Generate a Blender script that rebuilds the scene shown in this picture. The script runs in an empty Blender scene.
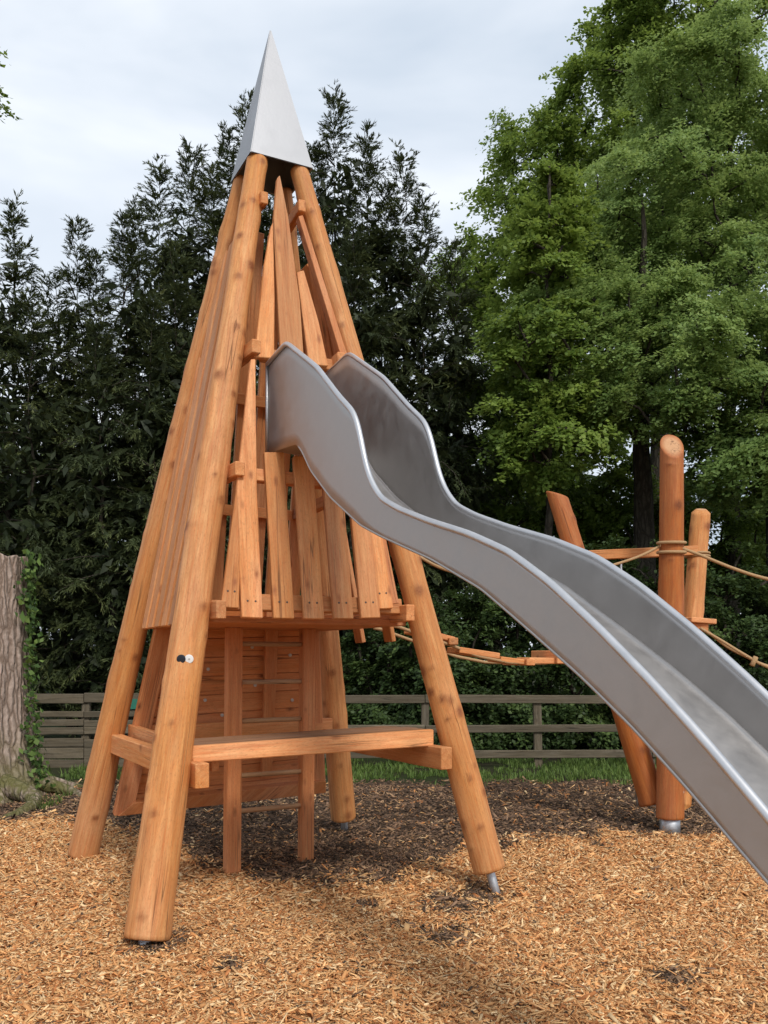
import bpy, bmesh, math, random
import numpy as np
from mathutils import Vector, Matrix, noise as mnoise

R = math.radians
scene = bpy.context.scene
COL = scene.collection
random.seed(7)
F, HY, CH = 880.0, 658.0, 1.5          # focal length in px, horizon row, camera height
def V(*a): return Vector(a)

# ------------------------------------------------------------------ camera
cam_d = bpy.data.cameras.new("camera"); cam = bpy.data.objects.new("camera", cam_d); COL.objects.link(cam)
cam.location = (0, 0, CH); cam.rotation_euler = (R(90), 0, 0)
cam_d.sensor_fit = 'AUTO'; cam_d.sensor_width = 36.0; cam_d.lens = 36.0*F/1024.0
cam_d.shift_y = (HY-512)/1024.0
cam_d.clip_start = 0.05; cam_d.clip_end = 600
scene.camera = cam
def ray(px, py): return V((px-384)/F, 1.0, -(py-HY)/F)
def at(px, py, Y): return V(0, 0, CH) + ray(px, py)*Y
def hit(px, py, n, d):                  # pixel -> plane n.p = d
    r = ray(px, py); o = V(0, 0, CH)
    return o + r*((d-n.dot(o))/n.dot(r))

# ------------------------------------------------------------------ node helpers
class NT:
    def __init__(s, name):
        s.m = bpy.data.materials.new(name); s.m.use_nodes = True
        s.t = s.m.node_tree; s.t.nodes.clear()
        s.out = s.n('ShaderNodeOutputMaterial')
    def n(s, typ, **kw):
        nd = s.t.nodes.new(typ)
        for k, v in kw.items():
            if k.startswith('i_'):
                nd.inputs[k[2:].replace('_', ' ')].default_value = v
            else: setattr(nd, k, v)
        return nd
    def l(s, a, b): s.t.links.new(a, b)
    def noise(s, vec, scale, detail=4, rough=0.6, dist=0.0):
        n = s.n('ShaderNodeTexNoise'); n.inputs['Scale'].default_value = scale; n.inputs['Detail'].default_value = detail
        n.inputs['Roughness'].default_value = rough; n.inputs['Distortion'].default_value = dist
        if vec is not None: s.l(vec, n.inputs['Vector'])
        return n.outputs['Fac']
    def ramp(s, fac, stops):
        r = s.n('ShaderNodeValToRGB'); e = r.color_ramp.elements
        while len(e) < len(stops): e.new(0.5)
        for q, (p, c) in zip(e, stops):
            q.position = p; q.color = (c[0], c[1], c[2], 1) if hasattr(c, '__len__') else (c, c, c, 1)
        s.l(fac, r.inputs[0]); return r.outputs[0]
    def mix(s, fac, a, b, mode='MIX'):
        m = s.n('ShaderNodeMix', data_type='RGBA', blend_type=mode)
        for sock, v in ((0, fac), (6, a), (7, b)):
            if isinstance(v, (int, float)): m.inputs[sock].default_value = v
            elif isinstance(v, (tuple, list)): m.inputs[sock].default_value = (*v, 1)
            else: s.l(v, m.inputs[sock])
        return m.outputs[2]
    def math(s, op, a, b=0.0, clamp=False):
        m = s.n('ShaderNodeMath', operation=op, use_clamp=clamp)
        for i, v in enumerate((a, b)):
            if isinstance(v, (int, float)): m.inputs[i].default_value = v
            else: s.l(v, m.inputs[i])
        return m.outputs[0]
    def mapping(s, vec, scale=(1, 1, 1), loc=None):
        m = s.n('ShaderNodeMapping'); m.inputs['Scale'].default_value = scale
        s.l(vec, m.inputs['Vector'])
        if loc is not None: s.l(loc, m.inputs['Location'])
        return m.outputs[0]
    def bump(s, h, strength, dist=0.01):
        b = s.n('ShaderNodeBump'); b.inputs['Strength'].default_value = strength; b.inputs['Distance'].default_value = dist
        s.l(h, b.inputs['Height']); return b.outputs[0]
    def principled(s, col, rough=0.6, metal=0.0, nrm=None, spec=0.5):
        p = s.n('ShaderNodeBsdfPrincipled')
        for nm, v in (('Base Color', col), ('Roughness', rough), ('Metallic', metal)):
            if isinstance(v, (int, float)): p.inputs[nm].default_value = v
            elif isinstance(v, (tuple, list)): p.inputs[nm].default_value = (*v, 1)
            else: s.l(v, p.inputs[nm])
        p.inputs['Specular IOR Level'].default_value = spec
        if nrm is not None: s.l(nrm, p.inputs['Normal'])
        s.l(p.outputs[0], s.out.inputs[0]); return p

def wood_mat(name, light, dark, knot, attr=False, grain=(30, 30, 1.9), vary=0.35, crack=0.8, rough=0.62):
    t = NT(name)
    tc = t.n('ShaderNodeTexCoord'); oi = t.n('ShaderNodeObjectInfo')
    off = t.n('ShaderNodeVectorMath', operation='SCALE'); off.inputs[0].default_value = (37, 53, 29)
    t.l(oi.outputs['Random'], off.inputs['Scale'])
    base = t.n('ShaderNodeVectorMath', operation='ADD'); t.l(tc.outputs['Object'], base.inputs[0]); t.l(off.outputs[0], base.inputs[1])
    p = base.outputs[0]
    g = t.noise(t.mapping(p, grain), 1.0, 5, 0.62, 0.6)
    g2 = t.noise(t.mapping(p, (110, 110, 6.0)), 1.0, 3, 0.6)
    big = t.noise(t.mapping(p, (3, 3, 0.8)), 1.0, 3, 0.5)
    c = t.mix(t.ramp(g, [(0.32, 0.0), (0.68, 1.0)]), light, dark)
    c = t.mix(t.math('MULTIPLY', t.ramp(g2, [(0.42, 0.0), (0.70, 1.0)]), 0.45), c, tuple(min(1.0, x/max(dark)*0.9) for x in dark), 'MULTIPLY')
    k = t.math('MULTIPLY_ADD', oi.outputs['Random'], vary)
    t.t.nodes[-1].inputs[2].default_value = 1.0-vary*0.5
    br = t.n('ShaderNodeHueSaturation'); t.l(k, br.inputs['Value']); t.l(c, br.inputs['Color'])
    t.l(t.math('MULTIPLY_ADD', big, 0.35), br.inputs['Saturation']); t.t.nodes[-1].inputs[2].default_value = 0.84
    c = br.outputs[0]
    c = t.mix(t.math('MULTIPLY', t.ramp(big, [(0.35, 0.0), (0.75, 1.0)]), 0.35), c, dark)
    mot = t.noise(t.mapping(p, (22, 22, 9)), 1.0, 4, 0.65)
    c = t.mix(t.math('MULTIPLY', t.ramp(mot, [(0.45, 0.0), (0.72, 1.0)]), 0.42), c, dark)
    spk = t.noise(t.mapping(p, (150, 150, 45)), 1.0, 3, 0.7)
    c = t.mix(t.math('MULTIPLY', t.ramp(spk, [(0.52, 0.0), (0.70, 1.0)]), 0.40), c, tuple(x*0.55 for x in dark))
    # knots
    if attr:
        a = t.n('ShaderNodeAttribute', attribute_name='knot'); kf = a.outputs['Fac']
        ring = t.noise(t.mapping(p, (70, 70, 70)), 1.0, 2)
        kf2 = t.math('MULTIPLY', kf, t.math('MULTIPLY_ADD', ring, 0.9), True)
        t.t.nodes[-2].inputs[2].default_value = 0.5
    else:
        vo = t.n('ShaderNodeTexVoronoi'); vo.inputs['Scale'].default_value = 1.0; vo.inputs['Randomness'].default_value = 1.0
        t.l(t.mapping(p, (9.0, 5.0, 4.2)), vo.inputs['Vector'])
        d = t.math('ADD', vo.outputs['Distance'], t.math('MULTIPLY', t.noise(t.mapping(p, (40, 40, 40)), 1.0, 2), 0.10))
        kf2 = t.ramp(d, [(0.07, 1.0), (0.13, 0.6), (0.24, 0.0)])
    c = t.mix(kf2, c, knot)
    if attr:
        ce = t.n('ShaderNodeAttribute', attribute_name='cut')
        rg = t.noise(t.mapping(p, (60, 60, 1)), 1.0, 3)
        c = t.mix(ce.outputs['Fac'], c, t.mix(rg, (0.62, 0.36, 0.19), (0.45, 0.22, 0.10)))
    # drying cracks along the grain
    cr = t.noise(t.mapping(p, (16, 16, 0.45)), 1.0, 2, 0.5)
    crm = t.ramp(cr, [(0.485, 0.0), (0.5, 1.0), (0.515, 0.0)])
    cm = t.math('MULTIPLY', crm, t.ramp(t.noise(t.mapping(p, (5, 5, 1.1)), 1.0, 2), [(0.52, 0.0), (0.62, crack)]))
    c = t.mix(cm, c, tuple(x*0.25 for x in dark))
    h = t.math('SUBTRACT', t.math('ADD', g, t.math('MULTIPLY', g2, 0.4)), t.math('MULTIPLY', cm, 2.0))
    t.principled(c, rough, 0.0, t.bump(t.math('ADD', h, t.math('MULTIPLY', spk, 0.5)), 0.45, 0.006), 0.3)
    return t.m

M = {}
M['log'] = wood_mat('larch_log', (0.71, 0.37, 0.152), (0.47, 0.200, 0.070), (0.22, 0.068, 0.023), attr=True, vary=0.16)
M['log_red'] = wood_mat('oiled_log', (0.50, 0.195, 0.064), (0.33, 0.112, 0.036), (0.13, 0.035, 0.012), attr=True, vary=0.15)
M['board'] = wood_mat('larch_board', (0.73, 0.37, 0.160), (0.51, 0.215, 0.082), (0.31, 0.105, 0.04), vary=0.5)
M['board_dark'] = wood_mat('larch_panel', (0.68, 0.315, 0.138), (0.50, 0.20, 0.080), (0.15, 0.045, 0.018), grain=(26, 26, 1.3), vary=0.2)
M['deck'] = wood_mat('worn_deck', (0.34, 0.20, 0.115), (0.22, 0.115, 0.06), (0.14, 0.05, 0.02), vary=0.2)
M['grey_wood'] = wood_mat('weathered_wood', (0.185, 0.155, 0.112), (0.085, 0.07, 0.047), (0.08, 0.06, 0.04), vary=0.45, rough=0.85)
M['rung'] = wood_mat('pale_dowel', (0.46, 0.30, 0.17), (0.33, 0.19, 0.10), (0.2, 0.1, 0.04), vary=0.1)

def metal_mat(name, base, r0, r1, streak=(3, 3, 3), bumps=0.05):
    t = NT(name); tc = t.n('ShaderNodeTexCoord'); p = tc.outputs['Object']
    n1 = t.noise(t.mapping(p, streak), 1.0, 5, 0.65, 0.4)
    n2 = t.noise(t.mapping(p, (60, 60, 60)), 1.0, 3)
    c = t.mix(t.ramp(n1, [(0.3, 0.0), (0.7, 1.0)]), tuple(x*0.87 for x in base), base)
    rr = t.n('ShaderNodeMapRange'); t.l(n1, rr.inputs[0]); rr.inputs[1].default_value = 0.3; rr.inputs[2].default_value = 0.7
    rr.inputs[3].default_value = r0; rr.inputs[4].default_value = r1
    t.principled(c, rr.outputs[0], 1.0, t.bump(t.math('ADD', n1, t.math('MULTIPLY', n2, 0.3)), bumps, 0.01))
    return t.m
M['steel'] = metal_mat('brushed_stainless', (0.475, 0.455, 0.44), 0.50, 0.64, (11, 11, 11), 0.08)
M['rim'] = metal_mat('polished_stainless', (0.62, 0.62, 0.63), 0.42, 0.55, (9, 9, 9), 0.03)
M['cap'] = metal_mat('galvanised_sheet', (0.345, 0.35, 0.365), 0.42, 0.60, (4, 4, 4), 0.08)
M['zinc'] = metal_mat('zinc_pipe', (0.55, 0.57, 0.60), 0.4, 0.6, (14, 14, 14), 0.1)

def plain(name, col, rough=0.6, scale=20, amt=0.25, bump=0.1):
    t = NT(name); tc = t.n('ShaderNodeTexCoord')
    n = t.noise(tc.outputs['Object'], scale, 4)
    c = t.mix(n, tuple(x*(1-amt) for x in col), tuple(min(1, x*(1+amt)) for x in col))
    t.principled(c, rough, 0, t.bump(n, bump, 0.01), 0.3); return t.m
M['rope'] = plain('hemp_rope', (0.42, 0.27, 0.14), 0.9, 120, 0.35, 0.5)
M['black'] = plain('black_plastic', (0.02, 0.022, 0.03), 0.4)
M['white'] = plain('white_plastic', (0.75, 0.75, 0.74), 0.4, 20, 0.05)
M['bolt'] = plain('bolt_steel', (0.5, 0.48, 0.45), 0.5)
M['screw'] = plain('dark_screw', (0.09, 0.06, 0.045), 0.5)
M['green_sign'] = plain('green_plate', (0.03, 0.16, 0.11), 0.5)

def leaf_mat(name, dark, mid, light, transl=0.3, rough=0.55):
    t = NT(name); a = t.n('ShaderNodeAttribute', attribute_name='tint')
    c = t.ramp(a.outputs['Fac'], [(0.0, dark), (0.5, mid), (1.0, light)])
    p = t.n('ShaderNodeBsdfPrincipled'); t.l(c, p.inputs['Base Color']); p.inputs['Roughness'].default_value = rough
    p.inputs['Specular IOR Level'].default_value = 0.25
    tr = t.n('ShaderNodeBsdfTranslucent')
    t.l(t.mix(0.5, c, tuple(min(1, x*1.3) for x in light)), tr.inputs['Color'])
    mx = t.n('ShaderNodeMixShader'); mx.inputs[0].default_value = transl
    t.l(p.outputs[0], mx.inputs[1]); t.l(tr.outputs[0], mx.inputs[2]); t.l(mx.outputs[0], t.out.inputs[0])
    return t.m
M['yew'] = leaf_mat('yew_foliage', (0.018, 0.027, 0.011), (0.052, 0.070, 0.026), (0.135, 0.155, 0.050), 0.15)
M['oak'] = leaf_mat('broad_foliage', (0.065, 0.115, 0.020), (0.155, 0.235, 0.040), (0.30, 0.38, 0.075), 0.42)
M['larch'] = leaf_mat('soft_foliage', (0.095, 0.165, 0.042), (0.21, 0.305, 0.085), (0.345, 0.43, 0.125), 0.42)
M['hedge'] = leaf_mat('bramble_foliage', (0.018, 0.034, 0.012), (0.052, 0.088, 0.025), (0.14, 0.20, 0.05), 0.25)
M['ivy'] = leaf_mat('ivy_foliage', (0.025, 0.055, 0.015), (0.07, 0.13, 0.03), (0.17, 0.25, 0.06), 0.25)
M['grass'] = leaf_mat('grass_blades', (0.05, 0.085, 0.018), (0.10, 0.165, 0.034), (0.20, 0.27, 0.07), 0.3)

def bark_mat(name, a, b, sc=(14, 14, 3), moss=None):
    t = NT(name); tc = t.n('ShaderNodeTexCoord'); p = tc.outputs['Object']
    v = t.n('ShaderNodeTexVoronoi', feature='DISTANCE_TO_EDGE'); v.inputs['Scale'].default_value = 1
    w = t.n('ShaderNodeVectorMath', operation='ADD'); t.l(t.mapping(p, sc), w.inputs[0])
    nn = t.n('ShaderNodeTexNoise'); nn.inputs['Scale'].default_value = 6; t.l(p, nn.inputs['Vector']); t.l(nn.outputs['Color'], w.inputs[1])
    t.l(w.outputs[0], v.inputs['Vector'])
    e = t.ramp(v.outputs['Distance'], [(0.0, 0.0), (0.25, 1.0)])
    n2 = t.noise(p, 25, 5)
    c = t.mix(t.math('MULTIPLY', e, n2), b, a)
    if moss:
        m = t.ramp(t.noise(p, 3.5, 4), [(0.36, 0.0), (0.52, 0.85)])
        sx = t.n('ShaderNodeSeparateXYZ'); t.l(p, sx.inputs[0])
        c = t.mix(t.math('MULTIPLY', m, t.math('SUBTRACT', 1.1, t.math('MULTIPLY', sx.outputs['Z'], 1.3), True)), c, moss)
    t.principled(c, 0.9, 0, t.bump(t.math('ADD', e, t.math('MULTIPLY', n2, 0.5)), 0.8, 0.02), 0.2)
    return t.m
M['bark'] = bark_mat('tree_bark', (0.10, 0.085, 0.065), (0.03, 0.025, 0.018))
M['stump'] = bark_mat('stump_bark', (0.66, 0.53, 0.45), (0.20, 0.145, 0.11), (16, 16, 2.6), (0.10, 0.10, 0.025))

def chips_mat():
    t = NT('wood_chip'); a = t.n('ShaderNodeAttribute', attribute_name='col')
    tc = t.n('ShaderNodeTexCoord')
    n = t.noise(tc.outputs['Object'], 90, 3)
    c = t.mix(t.math('MULTIPLY', n, 0.45), a.outputs['Color'], (0.12, 0.055, 0.02), 'MULTIPLY')
    c = t.mix(0.55, c, a.outputs['Color'])
    t.principled(c, 0.8, 0, None, 0.15); return t.m
M['chips'] = chips_mat()

# ------------------------------------------------------------------ object helpers
W = {}                                   # world matrices of what we place
def link(o, mw=None, parent=None):
    COL.objects.link(o); mw = mw or Matrix.Identity(4); W[o] = mw
    if parent is not None:
        o.parent = parent; o.matrix_parent_inverse = W[parent].inverted()
    o.matrix_basis = mw
    return o
def thing(name, label, cat, loc=(0, 0, 0), group=None):
    o = bpy.data.objects.new(name, None); o.empty_display_size = 0.2
    link(o, Matrix.Translation(loc)); return tag(o, label, cat, group)
def tag(o, label=None, cat=None, group=None, kind=None):
    if label: o['label'] = label
    if cat: o['category'] = cat
    if group: o['group'] = group
    if kind: o['kind'] = kind
    return o
def mesh_obj(name, verts, faces, mat, parent=None, mw=None, smooth=False):
    me = bpy.data.meshes.new(name); me.from_pydata([tuple(v) for v in verts], [], faces); me.update()
    if smooth: me.polygons.foreach_set('use_smooth', [True]*len(me.polygons))
    me.materials.append(mat)
    return link(bpy.data.objects.new(name, me), mw, parent)
def bm_obj(name, bm, mat, parent=None, mw=None, smooth=False):
    bmesh.ops.recalc_face_normals(bm, faces=bm.faces)
    me = bpy.data.meshes.new(name); bm.to_mesh(me); bm.free()
    if smooth: me.polygons.foreach_set('use_smooth', [True]*len(me.polygons))
    me.materials.append(mat)
    return link(bpy.data.objects.new(name, me), mw, parent)
def np_obj(name, v, quads, mat, parent=None, mw=None, attrs=None, smooth=False):
    v = np.asarray(v, np.float32); quads = np.asarray(quads, np.int32)
    me = bpy.data.meshes.new(name); me.vertices.add(len(v)); me.vertices.foreach_set('co', v.ravel())
    k = quads.shape[1]
    me.loops.add(quads.size); me.loops.foreach_set('vertex_index', quads.ravel())
    me.polygons.add(len(quads)); me.polygons.foreach_set('loop_start', np.arange(0, quads.size, k, dtype=np.int32))
    if smooth: me.polygons.foreach_set('use_smooth', np.ones(len(quads), bool))
    me.update(calc_edges=True)
    for nm, arr in (attrs or {}).items():
        arr = np.asarray(arr, np.float32)
        if arr.ndim == 1:
            a = me.attributes.new(nm, 'FLOAT', 'POINT'); a.data.foreach_set('value', arr)
        else:
            a = me.attributes.new(nm, 'FLOAT_COLOR', 'POINT'); a.data.foreach_set('color', arr.ravel())
    me.materials.append(mat)
    return link(bpy.data.objects.new(name, me), mw, parent)
def frame(origin, zdir, ydir):
    z = zdir.normalized(); x = ydir.cross(z).normalized(); y = z.cross(x)
    m = Matrix((x, y, z)).transposed().to_4x4(); m.translation = origin
    return m
def prism(name, pts, n, th, mat, parent, bev=0.004, zdir=None):
    """plate: outline pts (world, on one plane), n outward, thickness th going inwards"""
    c = sum(pts, V(0, 0, 0))/len(pts)
    mw = frame(c, zdir or (pts[-1]-pts[0]), n); inv = mw.inverted()
    bm = bmesh.new()
    a = [bm.verts.new(inv @ p) for p in pts]; b = [bm.verts.new(inv @ (p-n*th)) for p in pts]
    k = len(pts); bm.faces.new(a); bm.faces.new(b[::-1])
    for i in range(k): bm.faces.new((a[i], b[i], b[(i+1) % k], a[(i+1) % k]))
    bmesh.ops.recalc_face_normals(bm, faces=bm.faces)
    if bev: bmesh.ops.bevel(bm, geom=list(bm.edges), offset=bev, segments=1, affect='EDGES', clamp_overlap=True)
    return bm_obj(name, bm, mat, parent, mw)
def beam(name, p0, p1, up, w, h, mat, parent, bev=0.005):
    """rectangular bar p0->p1; h measured along up, w across"""
    mw = frame(p0, p1-p0, up); L = (p1-p0).length
    bm = bmesh.new(); bmesh.ops.create_cube(bm, size=1.0)
    for v in bm.verts: v.co = V(v.co.x*w, v.co.y*h, (v.co.z+0.5)*L)
    if bev: bmesh.ops.bevel(bm, geom=list(bm.edges), offset=bev, segments=1, affect='EDGES')
    return bm_obj(name, bm, mat, parent, mw)
def log(name, p0, p1, r0, r1, mat, parent, seed, knots=6, cut0=None, cut1=None, seg=28, chamfer=0.012):
    """a peeled log with knots and a slightly uneven surface; cut0/cut1 = end plane normals"""
    rng = np.random.default_rng(seed); ax = p1-p0; L = ax.length
    ref = V(0, 1, 0) if abs(ax.normalized().y) < 0.9 else V(1, 0, 0)
    mw = frame(p0, ax, ref); inv3 = mw.to_3x3().inverted()
    nr = int(L/0.018)+2
    z = np.linspace(0, L, nr); th = np.arange(seg)*2*math.pi/seg
    Z, T = np.meshgrid(z, th, indexing='ij')
    rad = r0+(r1-r0)*Z/L
    bow = 0.003*L
    ph = rng.uniform(0, 6.28, 8)
    rad = rad*(1+0.020*np.sin(2*T+ph[0]+Z*0.7)+0.014*np.sin(3*T+ph[1]-Z*1.1)+0.008*np.sin(5*T+ph[2]+2*Z)+0.008*np.sin(Z*3.1+ph[3]+np.sin(T)))
    K = np.zeros_like(Z)
    zk = 0.1
    while zk < L-0.05:
        for _ in range(rng.integers(1, 4)):
            t0 = rng.uniform(0, 6.28); s = float(np.clip(rng.lognormal(math.log(0.0145), 0.35), 0.008, 0.024)); z0 = zk+rng.normal(0, 0.05); kc = rng.uniform(0.65, 1.0)
            dt = (T-t0+math.pi) % (2*math.pi)-math.pi
            d2 = (dt*rad)**2+((Z-z0)*0.8)**2
            rad = rad+0.006*np.exp(-d2/(2*(s*1.9)**2))
            K = np.maximum(K, np.clip(1.5*np.exp(-d2*(1+0.35*math.cos(3*t0))/(2*(s*0.85)**2)), 0, 1)*kc)
        zk += rng.uniform(0.16, 0.42)*6/knots
    bx = bow*np.sin(math.pi*Z/L+0)*math.cos(ph[4]); by = bow*np.sin(math.pi*Z/L)*math.sin(ph[4])
    X = rad*np.cos(T)+bx; Y = rad*np.sin(T)+by
    for cut, z0, e in ((cut0, 0, 0), (cut1, L, 1)):
        # round the ends over a short run, shear to the cut plane
        nrm = (inv3 @ cut) if cut is not None else V(0, 0, 1)
        rows = range(nr) if False else (range(0, min(12, nr)) if e == 0 else range(max(0, nr-12), nr))
        for r in rows:
            f = 1-abs(z[r]-z0)/0.2
            if f > 0 and abs(nrm.z) > 0.2: Z[r] = Z[r]-f*(nrm.x*X[r]+nrm.y*Y[r])/nrm.z
    # end rings pulled in for a chamfer
    vs = np.stack([X, Y, Z], -1).reshape(-1, 3); kn = K.reshape(-1)
    i = np.arange(nr-1)[:, None]*seg; j = np.arange(seg)[None]; jn = (j+1) % seg
    q = np.stack([i+j, i+jn, i+seg+jn, i+seg+j], -1).reshape(-1, 4)
    extra_v = []; extra_q = []; extra_k = []; nb = len(vs)
    for e, base in ((0, 0), (1, (nr-1)*seg)):
        ring = vs[base:base+seg]; cen = ring.mean(0); sgn = -1 if e == 0 else 1
        rows = [base]; 
        for fac, dz in ((1-chamfer/max(r0, 0.02), chamfer*0.8), (0.55, chamfer*0.8), (0.01, chamfer*0.8)):
            st = nb+len(extra_v); extra_v += list(cen+(ring-cen)*fac+np.array([0, 0, sgn*dz])); extra_k += [0.0]*seg; rows.append(st)
        for a, b in zip(rows[:-1], rows[1:]):
            for s in range(seg):
                s2 = (s+1) % seg
                extra_q.append((a+s, b+s, b+s2, a+s2) if e == 0 else (a+s, a+s2, b+s2, b+s))
    vs = np.concatenate([vs, np.array(extra_v)]); kn = np.concatenate([kn, np.array(extra_k)])
    q = np.concatenate([q, np.array(extra_q)])
    o = np_obj(name, vs, q, mat, parent, mw, {'knot': kn, 'cut': np.concatenate([np.zeros(nb), np.tile(np.repeat([0.0, 1.0, 1.0], seg), 2)])}, smooth=True)
    return o
def tube_geo(pts, radii, seg=8, caps=True):
    pts = [Vector(p) for p in pts]; vs, fs = [], []
    n = len(pts); up = None
    for i, p in enumerate(pts):
        d = (pts[min(i+1, n-1)]-pts[max(i-1, 0)]).normalized()
        if up is None: up = V(0, 0, 1) if abs(d.z) < 0.9 else V(1, 0, 0)
        x = d.cross(up).normalized(); y = x.cross(d).normalized(); up = y
        r = radii[i] if hasattr(radii, '__len__') else radii
        for k in range(seg):
            a = 2*math.pi*k/seg; vs.append(p+x*(math.cos(a)*r)+y*(math.sin(a)*r))
    for i in range(n-1):
        for k in range(seg):
            k2 = (k+1) % seg; fs.append((i*seg+k, i*seg+k2, (i+1)*seg+k2, (i+1)*seg+k))
    if caps:
        fs.append(tuple(range(seg))[::-1]); fs.append(tuple((n-1)*seg+k for k in range(seg)))
    return vs, fs
def tube(name, pts, radii, mat, parent=None, seg=8, mw=None):
    mw = mw or Matrix.Translation(pts[0]); inv = mw.inverted()
    vs, fs = tube_geo([inv @ Vector(p) for p in pts], radii, seg)
    return mesh_obj(name, vs, fs, mat, parent, mw, True)
def rope_pts(a, b, sag, n=24):
    return [a.lerp(b, i/n)-V(0, 0, sag*4*(i/n)*(1-i/n)) for i in range(n+1)]
def rod(name, a, b, r, mat, parent, seg=14):
    return tube(name, [a.lerp(b, t) for t in (0, 0.02, 0.5, 0.98, 1)], [r*0.85, r, r, r, r*0.85], mat, parent, seg, frame(a, b-a, V(0, 1, 0) if abs((b-a).normalized().y) < 0.9 else V(1, 0, 0)))

# ------------------------------------------------------------------ world and sun
world = bpy.data.worlds.new("World"); scene.world = world; world.use_nodes = True
wt = world.node_tree; wt.nodes.clear()
SUN_EL, SUN_AZ = 45.0, 155.0             # elevation; azimuth measured from +Y towards +X (sun behind the camera, to the right)
sky = wt.nodes.new('ShaderNodeTexSky'); sky.sky_type = 'NISHITA'; sky.sun_disc = False
sky.sun_elevation = R(SUN_EL); sky.sun_rotation = R(SUN_AZ); sky.air_density = 1.2; sky.dust_density = 3.0
tc = wt.nodes.new('ShaderNodeTexCoord')
mp = wt.nodes.new('ShaderNodeMapping'); mp.inputs['Scale'].default_value = (1.6, 1.6, 4.2); mp.inputs['Location'].default_value = (0.35, 0.1, 0.2)
wt.links.new(tc.outputs['Generated'], mp.inputs['Vector'])
cn = wt.nodes.new('ShaderNodeTexNoise'); cn.inputs['Scale'].default_value = 1.3; cn.inputs['Detail'].default_value = 5; cn.inputs['Roughness'].default_value = 0.5; cn.inputs['Distortion'].default_value = 0.4
wt.links.new(mp.outputs[0], cn.inputs['Vector'])
cr = wt.nodes.new('ShaderNodeValToRGB'); e = cr.color_ramp.elements
e[0].position = 0.32; e[0].color = (3.8, 4.45, 5.25, 1); e[1].position = 0.68; e[1].color = (7.0, 7.25, 7.6, 1)
wt.links.new(cn.outputs['Fac'], cr.inputs[0])
mx = wt.nodes.new('ShaderNodeMix'); mx.data_type = 'RGBA'; mx.inputs[0].default_value = 0.88
wt.links.new(sky.outputs[0], mx.inputs[6]); wt.links.new(cr.outputs[0], mx.inputs[7])
bg = wt.nodes.new('ShaderNodeBackground'); bg.inputs['Strength'].default_value = 0.1
wt.links.new(mx.outputs[2], bg.inputs['Color'])
wo = wt.nodes.new('ShaderNodeOutputWorld'); wt.links.new(bg.outputs[0], wo.inputs[0])
sd = bpy.data.lights.new('sun', 'SUN'); sd.energy = 1.5; sd.angle = R(12); sd.color = (1.0, 0.95, 0.88)
so = bpy.data.objects.new('sun', sd); COL.objects.link(so)
sdir = V(math.sin(R(SUN_AZ))*math.cos(R(SUN_EL)), math.cos(R(SUN_AZ))*math.cos(R(SUN_EL)), math.sin(R(SUN_EL)))
so.rotation_euler = sdir.to_track_quat('Z', 'Y').to_euler(); so.location = (6, -6, 12)
scene.view_settings.view_transform = 'Standard'; scene.view_settings.look = 'None'
scene.view_settings.exposure = 0.68; scene.view_settings.gamma = 1.0
scene.render.engine = 'CYCLES'
scene.cycles.max_bounces = 6; scene.cycles.transparent_max_bounces = 4; scene.cycles.use_denoising = True

# ------------------------------------------------------------------ ground
def dark_edge(x):                         # nearest depth of the darkened ground: old mulch plus painted tower and tree shade
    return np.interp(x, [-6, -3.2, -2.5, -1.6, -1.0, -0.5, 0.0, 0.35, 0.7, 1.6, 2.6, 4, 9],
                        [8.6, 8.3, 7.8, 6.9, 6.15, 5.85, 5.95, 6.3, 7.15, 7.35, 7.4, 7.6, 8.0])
def noise2(x, y, s, seed=0):
    r = np.random.default_rng(seed); a = np.zeros_like(x)
    for i in range(7):
        k = r.normal(0, 1, 2)*s*(1+i*0.35); a += np.sin(k[0]*x+k[1]*y+r.uniform(0, 6.28))
    return a/2.6
def gz(x, y):                             # gentle unevenness of the chip bed
    return 0.012*noise2(x, y, 2.2, 3)+0.006*noise2(x, y, 6.0, 4)-0.05*np.exp(-((x-0.74)**2+(y-5.58)**2)/0.05)-0.015*np.exp(-((x+1.27)**2+(y-4.62)**2)/0.04)+0.02*np.exp(-((x-0.95)**2+(y-5.3)**2)/0.06)

t = NT('soil'); tcg = t.n('ShaderNodeTexCoord'); p = tcg.outputs['Object']
n1 = t.noise(p, 0.35, 5); n2 = t.noise(p, 9, 5)
c = t.mix(t.ramp(n1, [(0.42, 0.0), (0.6, 1.0)]), (0.035, 0.028, 0.018), (0.035, 0.055, 0.016))
c = t.mix(t.math('MULTIPLY', n2, 0.6), c, (0.016, 0.013, 0.008))
t.principled(c, 0.95, 0, t.bump(n2, 0.6, 0.05), 0.1); M['soil'] = t.m
gv, gf = [], []
S = 200
g = mesh_obj('ground', [(-S, -S, -0.03), (S, -S, -0.03), (S, S, -0.03), (-S, S, -0.03)], [(0, 1, 2, 3)], M['soil'])
tag(g, kind='structure')

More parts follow.
